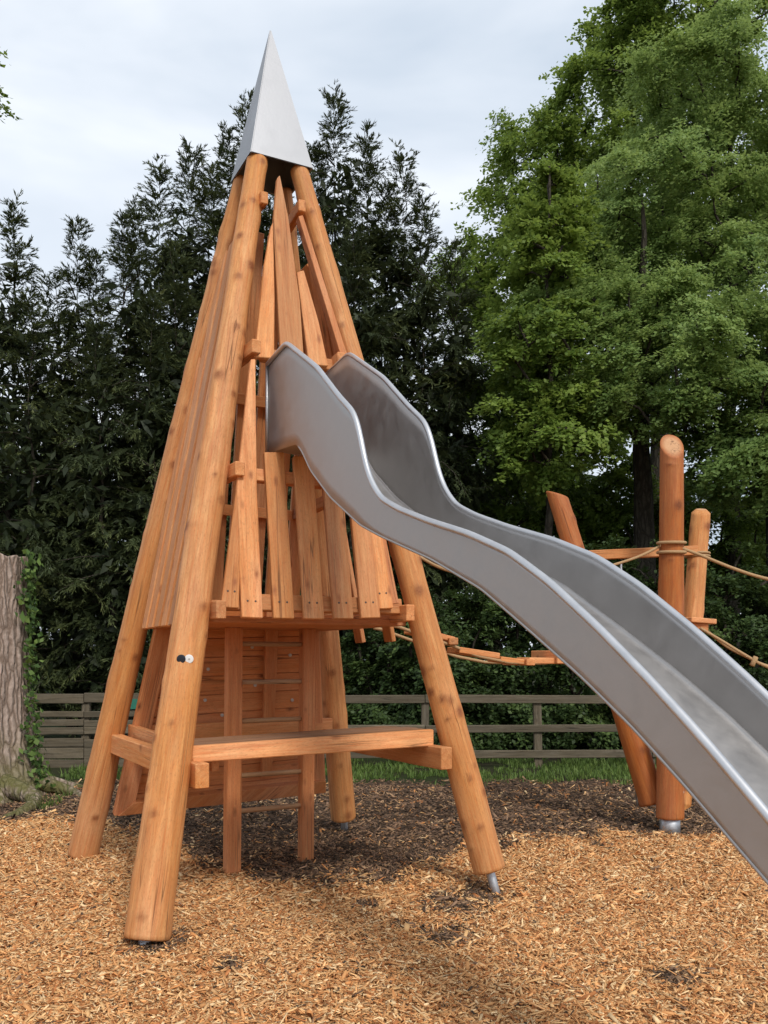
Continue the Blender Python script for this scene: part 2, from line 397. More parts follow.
t = NT('mulch'); tcg = t.n('ShaderNodeTexCoord'); p = tcg.outputs['Object']
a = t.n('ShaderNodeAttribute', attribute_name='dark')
vo = t.n('ShaderNodeTexVoronoi'); vo.inputs['Scale'].default_value = 1; 
w = t.n('ShaderNodeVectorMath', operation='ADD'); t.l(t.mapping(p, (60, 95, 60)), w.inputs[0])
nn = t.n('ShaderNodeTexNoise'); nn.inputs['Scale'].default_value = 14; t.l(p, nn.inputs['Vector'])
sc_ = t.n('ShaderNodeVectorMath', operation='SCALE'); t.l(nn.outputs['Color'], sc_.inputs[0]); sc_.inputs['Scale'].default_value = 4
t.l(sc_.outputs[0], w.inputs[1]); t.l(w.outputs[0], vo.inputs['Vector'])
sp = t.n('ShaderNodeSeparateXYZ'); t.l(vo.outputs['Color'], sp.inputs[0])
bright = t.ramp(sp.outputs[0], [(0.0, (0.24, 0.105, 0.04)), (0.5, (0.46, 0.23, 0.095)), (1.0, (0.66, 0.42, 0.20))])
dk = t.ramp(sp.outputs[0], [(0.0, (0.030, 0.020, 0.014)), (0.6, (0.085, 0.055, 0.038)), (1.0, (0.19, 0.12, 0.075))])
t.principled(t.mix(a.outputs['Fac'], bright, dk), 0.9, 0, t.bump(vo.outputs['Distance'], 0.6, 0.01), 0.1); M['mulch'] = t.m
xs = np.concatenate([np.linspace(-9, 10, 153)]); ys = np.linspace(-2.5, 10.6, 106)
XX, YY = np.meshgrid(xs, ys, indexing='xy')
YY = YY+np.where(YY > 10.3, 0.18*noise2(XX, YY*0, 1.7, 9), 0)
ZZ = gz(XX, YY)
def darkness(x, y):  # shade under and behind the tower, put into mulch and chip colour
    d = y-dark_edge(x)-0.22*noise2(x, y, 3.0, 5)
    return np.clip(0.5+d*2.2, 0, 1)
idx = np.arange(XX.size).reshape(XX.shape)
q = np.stack([idx[:-1, :-1], idx[:-1, 1:], idx[1:, 1:], idx[1:, :-1]], -1).reshape(-1, 4)
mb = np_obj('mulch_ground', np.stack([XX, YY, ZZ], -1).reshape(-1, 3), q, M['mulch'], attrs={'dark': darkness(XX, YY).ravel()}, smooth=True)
tag(mb, kind='structure')

def chips():
    rng = np.random.default_rng(11)
    P, Lc, Wc = [], [], []
    for (y0, y1, dens, lm, side) in ((0.4, 3.3, 900, 1.0, 1.9), (3.3, 5.2, 7800, 0.9, 0.58), (5.2, 7.4, 4200, 1.1, 0.60), (7.4, 10.75, 1400, 1.5, 0.62)):
        hw = max(side*y1*0.9, side*y1 if side < 1 else 2.6)
        n = int(dens*(y1-y0)*2*hw)
        x = rng.uniform(-hw, hw, n); y = rng.uniform(y0, y1, n)
        P.append(np.stack([x, y], -1)); Lc.append(rng.lognormal(math.log(0.025*lm), 0.55, n)); Wc.append(rng.lognormal(math.log(0.0098*lm), 0.45, n))
    P = np.concatenate(P); L = np.clip(np.concatenate(Lc), 0.008, 0.12); L = np.where(rng.uniform(0, 1, len(L)) < 0.0012, rng.uniform(0.10, 0.22, len(L)), L); Wd = np.minimum(np.concatenate(Wc), L*0.7); Wd = np.where(L > 0.1, 0.008, Wd)
    keep = ~((P[:, 1] > 10.2) & (rng.uniform(0, 1, len(P)) > 0.35))
    P, L, Wd = P[keep], L[keep], Wd[keep]; n = len(P)
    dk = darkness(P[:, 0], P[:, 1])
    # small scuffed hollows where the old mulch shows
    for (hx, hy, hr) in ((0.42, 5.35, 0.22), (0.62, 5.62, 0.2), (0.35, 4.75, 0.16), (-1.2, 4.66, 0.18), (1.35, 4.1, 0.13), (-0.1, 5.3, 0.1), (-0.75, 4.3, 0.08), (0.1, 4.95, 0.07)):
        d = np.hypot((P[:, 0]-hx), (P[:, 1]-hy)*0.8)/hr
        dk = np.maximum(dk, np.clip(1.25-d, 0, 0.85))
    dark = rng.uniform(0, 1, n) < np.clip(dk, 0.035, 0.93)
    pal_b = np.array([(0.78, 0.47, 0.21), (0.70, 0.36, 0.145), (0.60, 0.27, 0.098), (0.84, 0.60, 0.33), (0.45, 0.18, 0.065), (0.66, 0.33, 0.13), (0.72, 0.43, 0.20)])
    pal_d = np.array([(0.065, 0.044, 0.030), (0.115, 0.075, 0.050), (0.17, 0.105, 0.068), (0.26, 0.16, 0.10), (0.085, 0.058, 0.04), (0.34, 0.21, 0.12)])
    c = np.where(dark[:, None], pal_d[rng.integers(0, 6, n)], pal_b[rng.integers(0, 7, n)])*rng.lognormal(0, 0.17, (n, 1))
    yaw = rng.uniform(0, 6.28, n); pit = rng.normal(0, 0.30, n)*np.where(L > 0.1, 0.2, 1); rol = rng.normal(0, 0.42, n)
    ux = np.stack([np.cos(yaw)*np.cos(pit), np.sin(yaw)*np.cos(pit), np.sin(pit)], -1)
    s0 = np.stack([-np.sin(yaw), np.cos(yaw), np.zeros(n)], -1)
    up0 = np.cross(ux, s0)
    uy = s0*np.cos(rol)[:, None]+up0*np.sin(rol)[:, None]; uz = np.cross(ux, uy)
    th = Wd*rng.uniform(0.15, 0.4, n)
    z = gz(P[:, 0], P[:, 1])+rng.uniform(0.001, 0.016, n)+np.abs(np.sin(pit))*L*0.3
    cen = np.concatenate([P, z[:, None]], 1)
    vs = []
    for sx, sy, sz in ((-1, -1, 1), (1, -1, 1), (1, 1, 1), (-1, 1, 1), (-1, -1, -1), (1, -1, -1), (1, 1, -1), (-1, 1, -1)):
        ta = rng.uniform(0.35, 1.0, n) if sz > 0 else ta_prev[(sx, sy)]
        if sz > 0:
            try: ta_prev[(sx, sy)] = ta
            except NameError: ta_prev = {(sx, sy): ta}
        vs.append(cen+ux*(sx*L*0.5)[:, None]+uy*(sy*Wd*0.5*ta)[:, None]+uz*(sz*th*0.5)[:, None])
    v = np.stack(vs, 1).reshape(-1, 3)
    b = (np.arange(n)*8)[:, None]
    q = np.concatenate([b+np.array([k]) for k in ((0, 1, 2, 3), (0, 4, 5, 1), (1, 5, 6, 2), (2, 6, 7, 3), (3, 7, 4, 0))], 0)
    colr = np.concatenate([np.repeat(c, 8, 0), np.ones((n*8, 1))], 1)
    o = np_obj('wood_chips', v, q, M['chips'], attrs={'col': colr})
    tag(o, 'loose orange and dark brown wood chips spread over the play area', 'wood chips', kind='stuff')
chips()

def grass():
    rng = np.random.default_rng(21)
    segs = []
    for (x0, x1, y0, y1, n, hm) in ((-10, 11, 10.3, 13.2, 60000, 0.048), (-7.0, -3.3, 8.3, 10.8, 14000, 0.06)):
        x = rng.uniform(x0, x1, n); y = rng.uniform(y0, y1, n)
        ok = noise2(x, y, 1.6, 31)+noise2(x, y, 4.5, 32)*0.5+np.minimum((y-y0)*1.3, 0.9) > 0.80
        segs.append(np.stack([x, y, np.full(n, hm)], -1)[ok])
    P = np.concatenate(segs); n = len(P)
    h = P[:, 2]*rng.lognormal(0, 0.4, n); a = rng.uniform(0, 6.28, n); w = rng.uniform(0.004, 0.009, n)
    side = np.stack([np.cos(a), np.sin(a), np.zeros(n)], -1); lean = np.stack([-np.sin(a), np.cos(a), np.zeros(n)], -1)*(h*rng.normal(0, 0.6, n))[:, None]
    base = np.stack([P[:, 0], P[:, 1], np.full(n, -0.02)], -1)
    mid = base+lean*0.35+np.stack([0*h, 0*h, h*0.6], -1); tip = base+lean+np.stack([0*h, 0*h, h], -1)
    v = np.stack([base-side*w[:, None], base+side*w[:, None], mid+side*w[:, None]*0.8, mid-side*w[:, None]*0.8, tip+side*w[:, None]*.15, tip-side*w[:, None]*.15], 1).reshape(-1, 3)
    b = (np.arange(n)*6)[:, None]
    q = np.concatenate([b+np.array([(0, 1, 2, 3)]), b+np.array([(3, 2, 4, 5)])], 0)
    tint = np.repeat(np.clip(rng.normal(0.5, 0.25, n), 0, 1), 6)
    o = np_obj('grass', v, q, M['grass'], attrs={'tint': tint})
    tag(o, 'green grass strip growing along the foot of the fence', 'grass', kind='stuff')
grass()

# ------------------------------------------------------------------ the tower
C0 = V(-0.794, 6.17, 0)
FEET = {'fl': V(-1.261, 4.681, 0), 'fr': V(0.718, 5.690, 0), 'br': V(-0.342, 7.674, 0), 'bl': V(-2.276, 6.633, 0)}
ZT, ST = 4.93, 0.128
def pole_pt(k, z):
    s = 1-(1-ST)*z/ZT
    p = C0+(FEET[k]-C0)*s; p.z = z
    return p
tower = thing('play_tower', 'tall pointed wooden climbing tower of four leaning logs under a grey metal cap', 'play tower', C0)
RAD = {'fl': (0.124, 0.068), 'fr': (0.107, 0.063), 'br': (0.112, 0.063), 'bl': (0.114, 0.064)}
PZ0 = {'fl': 0.012, 'fr': 0.13, 'br': 0.12, 'bl': 0.02}
POLES = {}
for i, k in enumerate(('fl', 'fr', 'br', 'bl')):
    a = pole_pt(k, PZ0[k]); b = pole_pt(k, 4.885)
    POLES[k] = log('pole', a, b, RAD[k][0], RAD[k][1], M['log'], tower, 40+i, knots=9 if k != 'fl' else 10)
    d = (b-a).normalized()
    if k in ('fr', 'br'):
        rod('ground_pipe', a-d*0.26, a+d*0.05, 0.030, M['zinc'], POLES[k])
    elif k == 'fl':
        rod('ground_pipe', a-d*0.20, a+d*0.05, 0.045, M['zinc'], POLES[k])

# faces: corner keys seen from outside, left then right
FACES = {'front': ('fl', 'fr'), 'right': ('fr', 'br'), 'back': ('br', 'bl'), 'left': ('bl', 'fl')}
PL = {}
for f, (a, b) in FACES.items():
    A, B, T = pole_pt(a, 0), pole_pt(b, 0), pole_pt(a, ZT)
    n = (B-A).cross(T-A).normalized()
    if n.dot(A-C0) < 0: n = -n
    PL[f] = (n, n.dot(A))
def fpt(f, z, u, off=0.0):
    """point on face f at height z; u in metres right of the centre line as seen from outside; off = out of the pole-axis plane"""
    a, b = FACES[f]; pa, pb = pole_pt(a, z), pole_pt(b, z)
    return (pa+pb)/2+(pb-pa).normalized()*u+PL[f][0]*off
def fw(f, z):
    a, b = FACES[f]; return (pole_pt(b, z)-pole_pt(a, z)).length

# rails: side faces run past the front poles and show their sawn ends; front and back rails sit between
for z, hgt in ((1.80, 0.105), (2.66, 0.085), (3.47, 0.085), (4.55, 0.080)):
    for f in ('left', 'right'):
        hw = fw(f, z)/2; n = PL[f][0]
        e1, e2 = (0.17, 0.17) if z < 4 else (0.11, 0.1)
        if f == 'left': a, b = fpt(f, z, -hw-e2*0.5, -0.06 if z < 4 else -0.03), fpt(f, z, hw+e1, -0.115 if z < 4 else -0.055)
        else: a, b = fpt(f, z+0.02, -hw-e1, -0.165 if z < 4 else -0.115), fpt(f, z, hw+e2*0.8, -0.11 if z < 4 else -0.07)
        beam('rail', a, b, V(0, 0, 1), 0.06 if z < 4 else 0.05, hgt, M['board'], tower)
    for f in ('front', 'back'):
        hw = fw(f, z)/2
        if z > 4: continue
        zz = z-0.045 if z > 2 else z+0.02
        beam('rail', fpt(f, zz, -hw+0.17, 0.055), fpt(f, zz, hw-0.17, 0.055), PL[f][0].cross(fpt(f, z, 1)-fpt(f, z, 0)), 0.05, hgt*0.95, M['board'], tower)

def px_board(pts, off=0.125, th=0.034, mat=None):
    n, d = PL['front']
    w = [hit(x, y, n, d+off) for x, y in pts]
    lo = (w[0]+w[1])/2; hi = (w[-1]+w[2])/2 if len(w) > 3 else w[2]
    o = prism('slat', w, n, th, mat or M['board'], tower, 0.004, hi-lo)
    if pts[0][1] > 600:
        for (fx, fy) in ((0.3, 0.0), (0.68, 0.0)):
            c_ = w[0].lerp(w[1], fx)+(hi-lo).normalized()*0.10
            rod('screw', c_-n*0.01, c_+n*0.002, 0.0065, M['screw'], o, 8)
    return o
for pts, off in (
    (((242, 617), (263, 618), (257, 488), (255.5, 359), (251, 359), (237, 488)), 0.122),
    (((221, 607), (239, 608), (243.5, 487), (237, 487)), 0.112),
    (((274, 618), (294.6, 618.5), (284, 452), (264.5, 452)), 0.122),
    (((304.5, 618.5), (324.5, 619), (312.5, 456), (293.5, 456)), 0.124),
    (((334.4, 618.5), (353.8, 618.5), (340, 450), (320.5, 450)), 0.122),
    (((361.5, 618), (380.8, 617.5), (365, 470), (347, 470)), 0.124),
    (((376, 609), (393.5, 608), (377, 500), (366, 480)), 0.116),
    (((274.6, 352), (289, 355), (300, 366), (303, 353), (288, 217), (279.5, 175), (276.5, 178), (273.5, 222)), 0.118),
    (((255, 357), (274.2, 358), (274.8, 300), (273.2, 222), (271.3, 226), (264, 268)), 0.110),
    (((309, 364), (328.5, 366), (319, 322), (304, 270), (297, 272)), 0.112),
):
    if len(pts) == 8: pts = ((281, 358), (304, 359), (300, 300), (288.5, 217), (280, 175), (277.2, 178), (273.5, 222))
    px_board(pts, off)
# thin edge batten beside the front right pole
n, d = PL['front']
prism('edge_batten', [hit(x, y, n, d+0.085) for x, y in ((392, 604), (399, 603), (353, 372), (303, 215), (298.5, 216), (346, 372))], n, 0.06, M['board_dark'], tower, 0.003)
# slats of the other three faces, parallel to each face's centre line, cut along the poles
def slats(f, us, z0, zmax=4.35, off=0.125, wid=0.125):
    for u in us:
        s = [(u-wid/2, z0), (u+wid/2, z0)]
        def ztop(uu):
            # height where the slat edge meets the pole
            lo, hi = z0, zmax
            for _ in range(30):
                m = (lo+hi)/2
                if fw(f, m)/2-0.05 > abs(uu): lo = m
                else: hi = m
            return lo
        pts = [fpt(f, z0, u-wid/2, off), fpt(f, z0, u+wid/2, off)]
        z1, z2 = ztop(u+wid/2), ztop(u-wid/2)
        pts += [fpt(f, z1, u+wid/2, off), fpt(f, z2, u-wid/2, off)]
        if min(z1, z2) < z0+0.15: continue
        prism('slat', pts, PL[f][0], 0.034, M['board'], tower, 0.004, fpt(f, z2, u)-fpt(f, z0, u))
slats('left', [-0.38, -0.19, 0.0, 0.19, 0.38, 0.57], 1.70, off=0.03)
slats('right', [-0.55, -0.09, 0.40], 1.60)
slats('right', [-0.42, -0.28, -0.14, 0.0, 0.14, 0.28, 0.42], 3.30, off=0.085)
slats('back', [-0.65, -0.49, -0.325, -0.16, 0.0, 0.16, 0.325, 0.49, 0.65], 1.74, zmax=4.6)
# floor boards
fz = 1.735
cs = [pole_pt(k, fz) for k in ('fl', 'fr', 'br', 'bl')]; cc = sum(cs, V(0, 0, 0))/4
cs = [cc+(c_-cc)*0.90 for c_ in cs]
for i in range(7):
    a0, a1 = i/7+0.004, (i+1)/7-0.004
    q4 = [cs[0].lerp(cs[3], a0), cs[1].lerp(cs[2], a0), cs[1].lerp(cs[2], a1), cs[0].lerp(cs[3], a1)]
    prism('floor_board', [V(p_.x, p_.y, fz+0.02) for p_ in q4], V(0, 0, 1), 0.04, M['board_dark'], tower, 0.003, q4[1]-q4[0])
# low bench step: side bearers with sawn ends, front plank and boards
bz = 0.875
for f in ('left', 'right'):
    hw = fw(f, bz)/2; off = -0.16
    if f == 'left': a, b = fpt(f, bz, -hw+0.07, -0.03), fpt(f, bz, hw+0.13, -0.145)
    else: a, b = fpt(f, bz+0.03, -hw-0.17, -0.19), fpt(f, bz, hw+0.15, -0.15)
    beam('bearer', a, b, V(0, 0, 1), 0.08, 0.14, M['board'], tower)
hw = fw('left', 0.96)/2
beam('bearer', fpt('left', 0.97, -hw+0.05, -0.13), fpt('left', 0.95, hw-0.10, -0.28), V(0, 0, 1), 0.05, 0.12, M['board'], tower)
n, d = PL['front']
bench = [hit(193, 763, n, d+0.02), hit(434, 746, n, d+0.02), hit(434, 729.5, n, d+0.02), hit(191, 746.5, n, d+0.02)]
fh = V(n.x, n.y, 0).normalized()
prism('step_front', bench, fh, 0.06, M['board'], tower, 0.006, bench[1]-bench[0])
tl, tr = bench[3], bench[2]
for k in range(3):
    d0, d1 = 0.064+k*0.145, 0.064+k*0.145+0.140
    q4 = [tl-fh*d0, tr-fh*d0, tr-fh*d1, tl-fh*d1]
    if k == 2: q4[1] = tr-fh*d0+(tl-tr).normalized()*0.05; q4[2] = tr-fh*d1+(tl-tr).normalized()*0.10
    prism('step_board', [p_-V(0, 0, 0.004) for p_ in q4], V(0, 0, 1), 0.04, M['deck'], tower, 0.003, q4[1]-q4[0])
# rear cross bearer end showing by the back right pole
a = at(322, 726, 6.95); b = at(345, 723.5, 7.1)
beam('bearer', fpt('back', 0.97, -0.82, -0.13), fpt('back', 0.97, 0.80, -0.13), V(0, 0, 1), 0.07, 0.12, M['board'], tower)

# ladder
la, lb = V(-1.066, 6.17, 0.0), V(-0.575, 6.46, 0.0)
ldir = (lb-la).normalized(); lnrm = V(ldir.y, -ldir.x, 0)
ladder = beam('ladder', la+V(0, 0, 0.0), la+V(0.01, 0.02, 1.715), lnrm, 0.105, 0.085, M['board_dark'], tower)
up2 = beam('upright', lb, lb+V(0.01, 0.02, 1.715), lnrm, 0.095, 0.085, M['board_dark'], ladder)
for zr in (0.42, 0.67, 1.055, 1.33, 1.60):
    rod('rung', la+V(0.004, 0.01, zr)+ldir*0.045, lb+V(0.004, 0.01, zr)-ldir*0.04, 0.018, M['rung'], ladder)

# climbing wall on the back face
n, d = PL['back']; ni = -n                # faces the camera
def bpx(x, y, off): return hit(x, y, n, d-off)
BL_, BR_, TR_, TL_ = bpx(124, 814, 0.10), bpx(324, 790, 0.10), bpx(316, 600, 0.10), bpx(172, 600, 0.10)
mw = frame((BL_+BR_)/2, BR_-BL_, ni); inv = mw.inverted()
bm = bmesh.new(); NP = 11
for i in range(NP):
    t0, t1 = i/NP+0.0012, (i+1)/NP-0.0012
    o4 = [BL_.lerp(TL_, t0), BR_.lerp(TR_, t0), BR_.lerp(TR_, t1), BL_.lerp(TL_, t1)]
    fa = [bm.verts.new(inv @ p_) for p_ in o4]; ba = [bm.verts.new(inv @ (p_-ni*0.03)) for p_ in o4]
    fs = [bm.faces.new(fa), bm.faces.new(ba[::-1])]+[bm.faces.new((fa[j], ba[j], ba[(j+1) % 4], fa[(j+1) % 4])) for j in range(4)]
bmesh.ops.recalc_face_normals(bm, faces=bm.faces)
bmesh.ops.bevel(bm, geom=list(bm.edges), offset=0.004, segments=1, affect='EDGES')
wall = bm_obj('climbing_wall', bm, M['board_dark'], tower, mw)
def batten(pts, th=0.05):
    prism('batten', [bpx(x, y, 0.10+th) for x, y in pts], ni, th-0.004, M['board_dark'], wall, 0.004)
batten(((114, 816), (133, 815), (178, 606), (161, 606)), 0.07)
batten(((262, 778), (272, 777), (280, 606), (267, 606)))
batten(((118, 816.5), (326, 793), (326, 781), (134, 803)), 0.09)
batten(((314, 790), (326, 789), (318, 606), (309, 606)), 0.06)
for (x, y) in ((208, 669), (222, 715), (252, 647), (255, 685), (205, 700), (290, 655), (292, 700), (240, 775)):
    c_ = bpx(x, y, 0.10); rod('hold_bolt', c_-ni*0.02, c_+ni*0.010, 0.013, M['bolt'], wall, 10)

# two small round badges on the near pole
for x, y, mt in ((178.5, 659, 'black'), (190.5, 659, 'white')):
    zc = 1.495; Y = 4.99-0.095
    c_ = at(x, y, Y)
    axp = pole_pt('fl', c_.z); out = V(c_.x-axp.x, c_.y-axp.y, 0).normalized()
    c2 = axp+out*0.108
    b_ = rod('badge', c2-out*0.02, c2+out*(0.013 if mt == 'white' else 0.019), 0.025, M[mt], POLES['fl'], 18)
    rod('screw', c2+out*0.010, c2+out*0.015, 0.006, M['bolt'], POLES['fl'], 8) if mt == 'white' else None
# screws in the slats' lower ends
# metal cap
tip = at(270.5, 26.5, 6.17)
cb = []
for k in ('fl', 'fr', 'br', 'bl'):
    z = 4.875; s = 0.204
    p_ = C0+(FEET[k]-C0)*s; p_.z = z; cb.append(p_)
bm = bmesh.new(); o_ = V(tip.x, tip.y, 4.9)
vs = [bm.verts.new(p_-o_) for p_ in cb]; tv = bm.verts.new(tip-o_)
vi = [bm.verts.new((p_-o_)*0.93+V(0, 0, 0.004)) for p_ in cb]; ti = bm.verts.new((tip-o_)*0.95)
for i in range(4):
    j = (i+1) % 4
    bm.faces.new((vs[i], vs[j], tv)); bm.faces.new((vi[j], vi[i], ti)); bm.faces.new((vs[j], vs[i], vi[i], vi[j]))
bmesh.ops.recalc_face_normals(bm, faces=bm.faces)
bmesh.ops.bevel(bm, geom=[e_ for e_ in bm.edges if any(v_ in (vs+[tv]) for v_ in e_.verts) and not any(v_ in (vi+[ti]) for v_ in e_.verts)], offset=0.006, segments=2, affect='EDGES')
bm_obj('roof_cap', bm, M['cap'], tower, Matrix.Translation(o_))

# ------------------------------------------------------------------ the slide
nd = V(0.454, -0.891, 0); wd = V(0.891, 0.454, 0)
S0 = V(-0.737, 5.588, 0); SW = 0.405
TOP = [(0, 3.36), (.34, 3.39), (.82, 3.10), (1.118, 2.86), (1.30, 2.73), (1.375, 2.61), (1.41, 2.475), (1.496, 2.345), (1.602, 2.25), (1.784, 2.172), (2.056, 2.08),
       (2.371, 1.986), (2.643, 1.885), (2.879, 1.757), (3.135, 1.589), (3.354, 1.432), (3.544, 1.285), (3.68, 1.172), (3.80, 1.07), (4.3, .64), (4.6, .46), (4.9, .39), (5.3, .37)]
BOT = [(0, 2.80), (.50, 2.75), (.58, 2.69), (.704, 2.56), (.987, 2.36), (1.36, 2.161), (1.582, 2.079), (2.06, 1.922), (2.45, 1.767), (2.77, 1.592), (3.047, 1.435),
       (3.281, 1.288), (3.483, 1.144), (3.66, 1.009), (3.80, .905), (4.3, .50), (4.6, .33), (4.9, .26), (5.3, .24)]
ts = np.linspace(0, 5.3, 266)
def curve(tab, sig):
    a = np.array(tab); z = np.interp(ts, a[:, 0], a[:, 1])
    k = np.exp(-0.5*(np.arange(-15, 16)*0.02/sig)**2); k /= k.sum()
    zp = np.concatenate([2*z[0]-z[15:0:-1], z, 2*z[-1]-z[-2:-17:-1]])
    return np.convolve(zp, k, 'valid')
zt, zb = curve(TOP, 0.035), curve(BOT, 0.028)
slide = thing('metal_slide', 'long wavy stainless steel slide running down from the tower', 'slide', (0.5, 3.0, 0))
def spt(t_, w_, z_): p_ = S0+nd*t_+wd*w_; return V(p_.x, p_.y, z_)
SO = Matrix.Translation(spt(0, 0, 0))
def strip(name, rows, th_vec, mat, closed_smooth=True):
    """rows: list of polylines with equal counts -> a solid sheet of thickness th_vec"""
    inv = SO.inverted(); nR, nC = len(rows), len(rows[0])
    vs = [inv @ p_ for r_ in rows for p_ in r_]+[inv @ (p_+th_vec(i, j)) for i, r_ in enumerate(rows) for j, p_ in enumerate(r_)]
    N = nR*nC; fs = []
    for i in range(nR-1):
        for j in range(nC-1):
            a_, b_, c_, d_ = i*nC+j, i*nC+j+1, (i+1)*nC+j+1, (i+1)*nC+j
            fs.append((a_, b_, c_, d_)); fs.append((d_+N, c_+N, b_+N, a_+N))
    for i in range(nR-1):
        for j in (0, nC-1): fs.append((i*nC+j, (i+1)*nC+j, (i+1)*nC+j+N, i*nC+j+N))
    for j in range(nC-1):
        for i in (0, nR-1): fs.append((i*nC+j, i*nC+j+1, i*nC+j+1+N, i*nC+j+N))
    bm = bmesh.new(); bv = [bm.verts.new(v_) for v_ in vs]
    for f_ in fs: bm.faces.new([bv[k_] for k_ in f_])
    return bm_obj(name, bm, mat, slide, SO, False)
T_ = range(len(ts))
bedz = zb+0.018
for w_, sg in ((0.0, 1), (SW, -1)):
    rows = []
    for f_ in np.linspace(0, 1, 9):
        # slight outward lean of the wall
        rows.append([spt(ts[i], w_+sg*0.002*f_, zb[i]+(zt[i]-zb[i])*f_) for i in T_])
    o = strip('side_wall', rows, lambda i, j, s=sg: wd*(0.005*s), M['steel'])
    for p_ in o.data.polygons: p_.use_smooth = abs(p_.normal.dot(wd)) > 0.9
    pts = [spt(ts[i], w_-sg*0.004, zt[i]+0.004) for i in T_]
    inv = SO.inverted(); vs, fs = tube_geo([inv @ p_ for p_ in pts], 0.0145, 12)
    mesh_obj('rim', vs, fs, M['rim'], slide, SO, True)
    # front edge tube and bottom flange
    e_ = [spt(-0.006, w_-sg*0.004, zb[0]), spt(-0.006, w_-sg*0.004, (zb[0]+zt[0])/2), spt(-0.004, w_-sg*0.004, zt[0]+0.004)]
    vs, fs = tube_geo([inv @ p_ for p_ in e_], 0.011, 10); mesh_obj('edge_tube', vs, fs, M['rim'], slide, SO, True)
    fl = [spt(ts[i], w_+sg*0.004, zb[i]) for i in T_ if ts[i] > 0.5]
    vs, fs = tube_geo([inv @ p_ for p_ in fl], 0.0065, 8); mesh_obj('flange', vs, fs, M['steel'], slide, SO, True)
rows = []
for w_, dz in ((0.0045, 0.022), (0.008, 0.010), (0.016, 0.003), (0.03, 0.0), (0.10, 0.0), (SW/2, -0.004), (SW-0.10, 0.0), (SW-0.03, 0.0), (SW-0.016, 0.003), (SW-0.008, 0.010), (SW-0.0045, 0.022)):
    rows.append([spt(ts[i], w_, bedz[i]+dz) for i in T_])
o = strip('bed', rows, lambda i, j: V(0, 0, -0.005), M['steel'])
for p_ in o.data.polygons: p_.use_smooth = True
# legs carrying the run-out
for tl_ in (4.55,):
    i = int(np.argmin(abs(ts-tl_)))
    for w_ in (0.06, SW-0.06):
        rod('leg', spt(tl_, w_, -0.05), spt(tl_, w_, zb[i]+0.02), 0.03, M['zinc'], slide)

# ------------------------------------------------------------------ post cluster and rope bridges
PB = at(670, 822, 7.55); PB.z = 0
cluster = thing('log_cluster', 'cluster of three orange logs splayed from one steel foot behind the slide', 'log cluster', PB)
postA = log('post', V(PB.x, PB.y, 0.13), at(672, 446, 7.55), 0.115, 0.097, M['log_red'], cluster, 71, cut1=V(-0.05, -0.78, 0.62), chamfer=0.006)
b0 = at(653, 803, 7.72); b1 = at(557, 495, 8.15)
log('post', b0, b1, 0.115, 0.088, M['log_red'], cluster, 72, cut1=V(0.30, -0.1, 0.95))
c0 = at(679, 805, 7.70); c1 = at(701, 513, 8.1)
postC = log('post', c0, c1, 0.10, 0.085, M['log'], cluster, 73, cut1=V(0, -0.3, 0.95), chamfer=0.045)
rod('foot', V(PB.x, PB.y, -0.05), V(PB.x, PB.y, 0.15), 0.085, M['zinc'], cluster, 24)
beam('crossbeam', at(566, 556.5, 7.98), at(697, 550.5, 7.98), V(0, 0, 1), 0.07, 0.085, M['board'], cluster)
beam('plate', at(683, 620, 7.75), at(708, 622, 7.9), V(0, 0, 1), 0.20, 0.045, M['board'], cluster)
beam('plate', at(686, 627, 7.78), at(704, 628, 7.85), V(0, 0, 1), 0.12, 0.07, M['board_dark'], cluster)
for y_, x_ in ((543, 0), (552.5, 0)):
    c_ = at(671.5, y_, 7.55); pts = []
    for k in range(25):
        a_ = k/24*2*math.pi; pts.append(c_+V(math.cos(a_)*0.113, math.sin(a_)*0.113, 0.008*math.sin(a_)))
    tube('rope_loop', pts, 0.014, M['rope'], cluster, 8)
for y_ in (553.5, 556.5):
    c_ = at(697.5, y_, 8.05); pts = []
    for k in range(21):
        a_ = k/20*2*math.pi; pts.append(c_+V(math.cos(a_)*0.104, math.sin(a_)*0.104, 0))
    tube('rope_loop', pts, 0.011, M['rope'], cluster, 8)
for (x_, y_) in ((681, 792),):
    c_ = at(x_, y_, 7.5); rod('bolt', c_+V(0, 0.05, 0), c_+V(0, -0.02, 0), 0.020, M['bolt'], cluster, 10)
tube('stay_cable', [at(621, 563, 7.98), at(622, 600, 8.0), at(631, 720, 8.3), at(637, 806, 8.75)], 0.011, M['zinc'], cluster, 8)

bridge = thing('rope_bridge', 'rope bridge of short orange planks hanging between tower and post cluster', 'rope bridge', at(500, 700, 7.2))
def brp(px_, py_, Y_): return at(px_, py_, Y_)
chain = [(392, 622, 6.55), (424, 634, 6.75), (449, 642, 6.9), (472, 652, 7.0), (506, 659, 7.15), (540, 659.5, 7.3), (580, 651, 7.45), (625, 641, 7.6), (668, 630, 7.75)]
def chain_at(px_):
    a_ = np.array(chain); return at(px_, float(np.interp(px_, a_[:, 0], a_[:, 1])), float(np.interp(px_, a_[:, 0], a_[:, 2])))
side = V(-0.25, 0.968, 0)
for (xa, ya, xb, yb, h_) in ((412, 631, 447, 640, .04), (453, 650, 493, 656, .045), (494, 659, 521, 662.5, .04), (523, 660.5, 560, 661, .048), (566, 655, 603, 648, .045), (608, 646, 645, 638, .045)):
    Ya = float(np.interp(xa, [c_[0] for c_ in chain], [c_[2] for c_ in chain])); Yb = float(np.interp(xb, [c_[0] for c_ in chain], [c_[2] for c_ in chain]))
    beam('plank', at(xa, ya, Ya), at(xb, yb, Yb), V(0, 0, 1), 0.20, h_*1.05, M['board'], bridge)
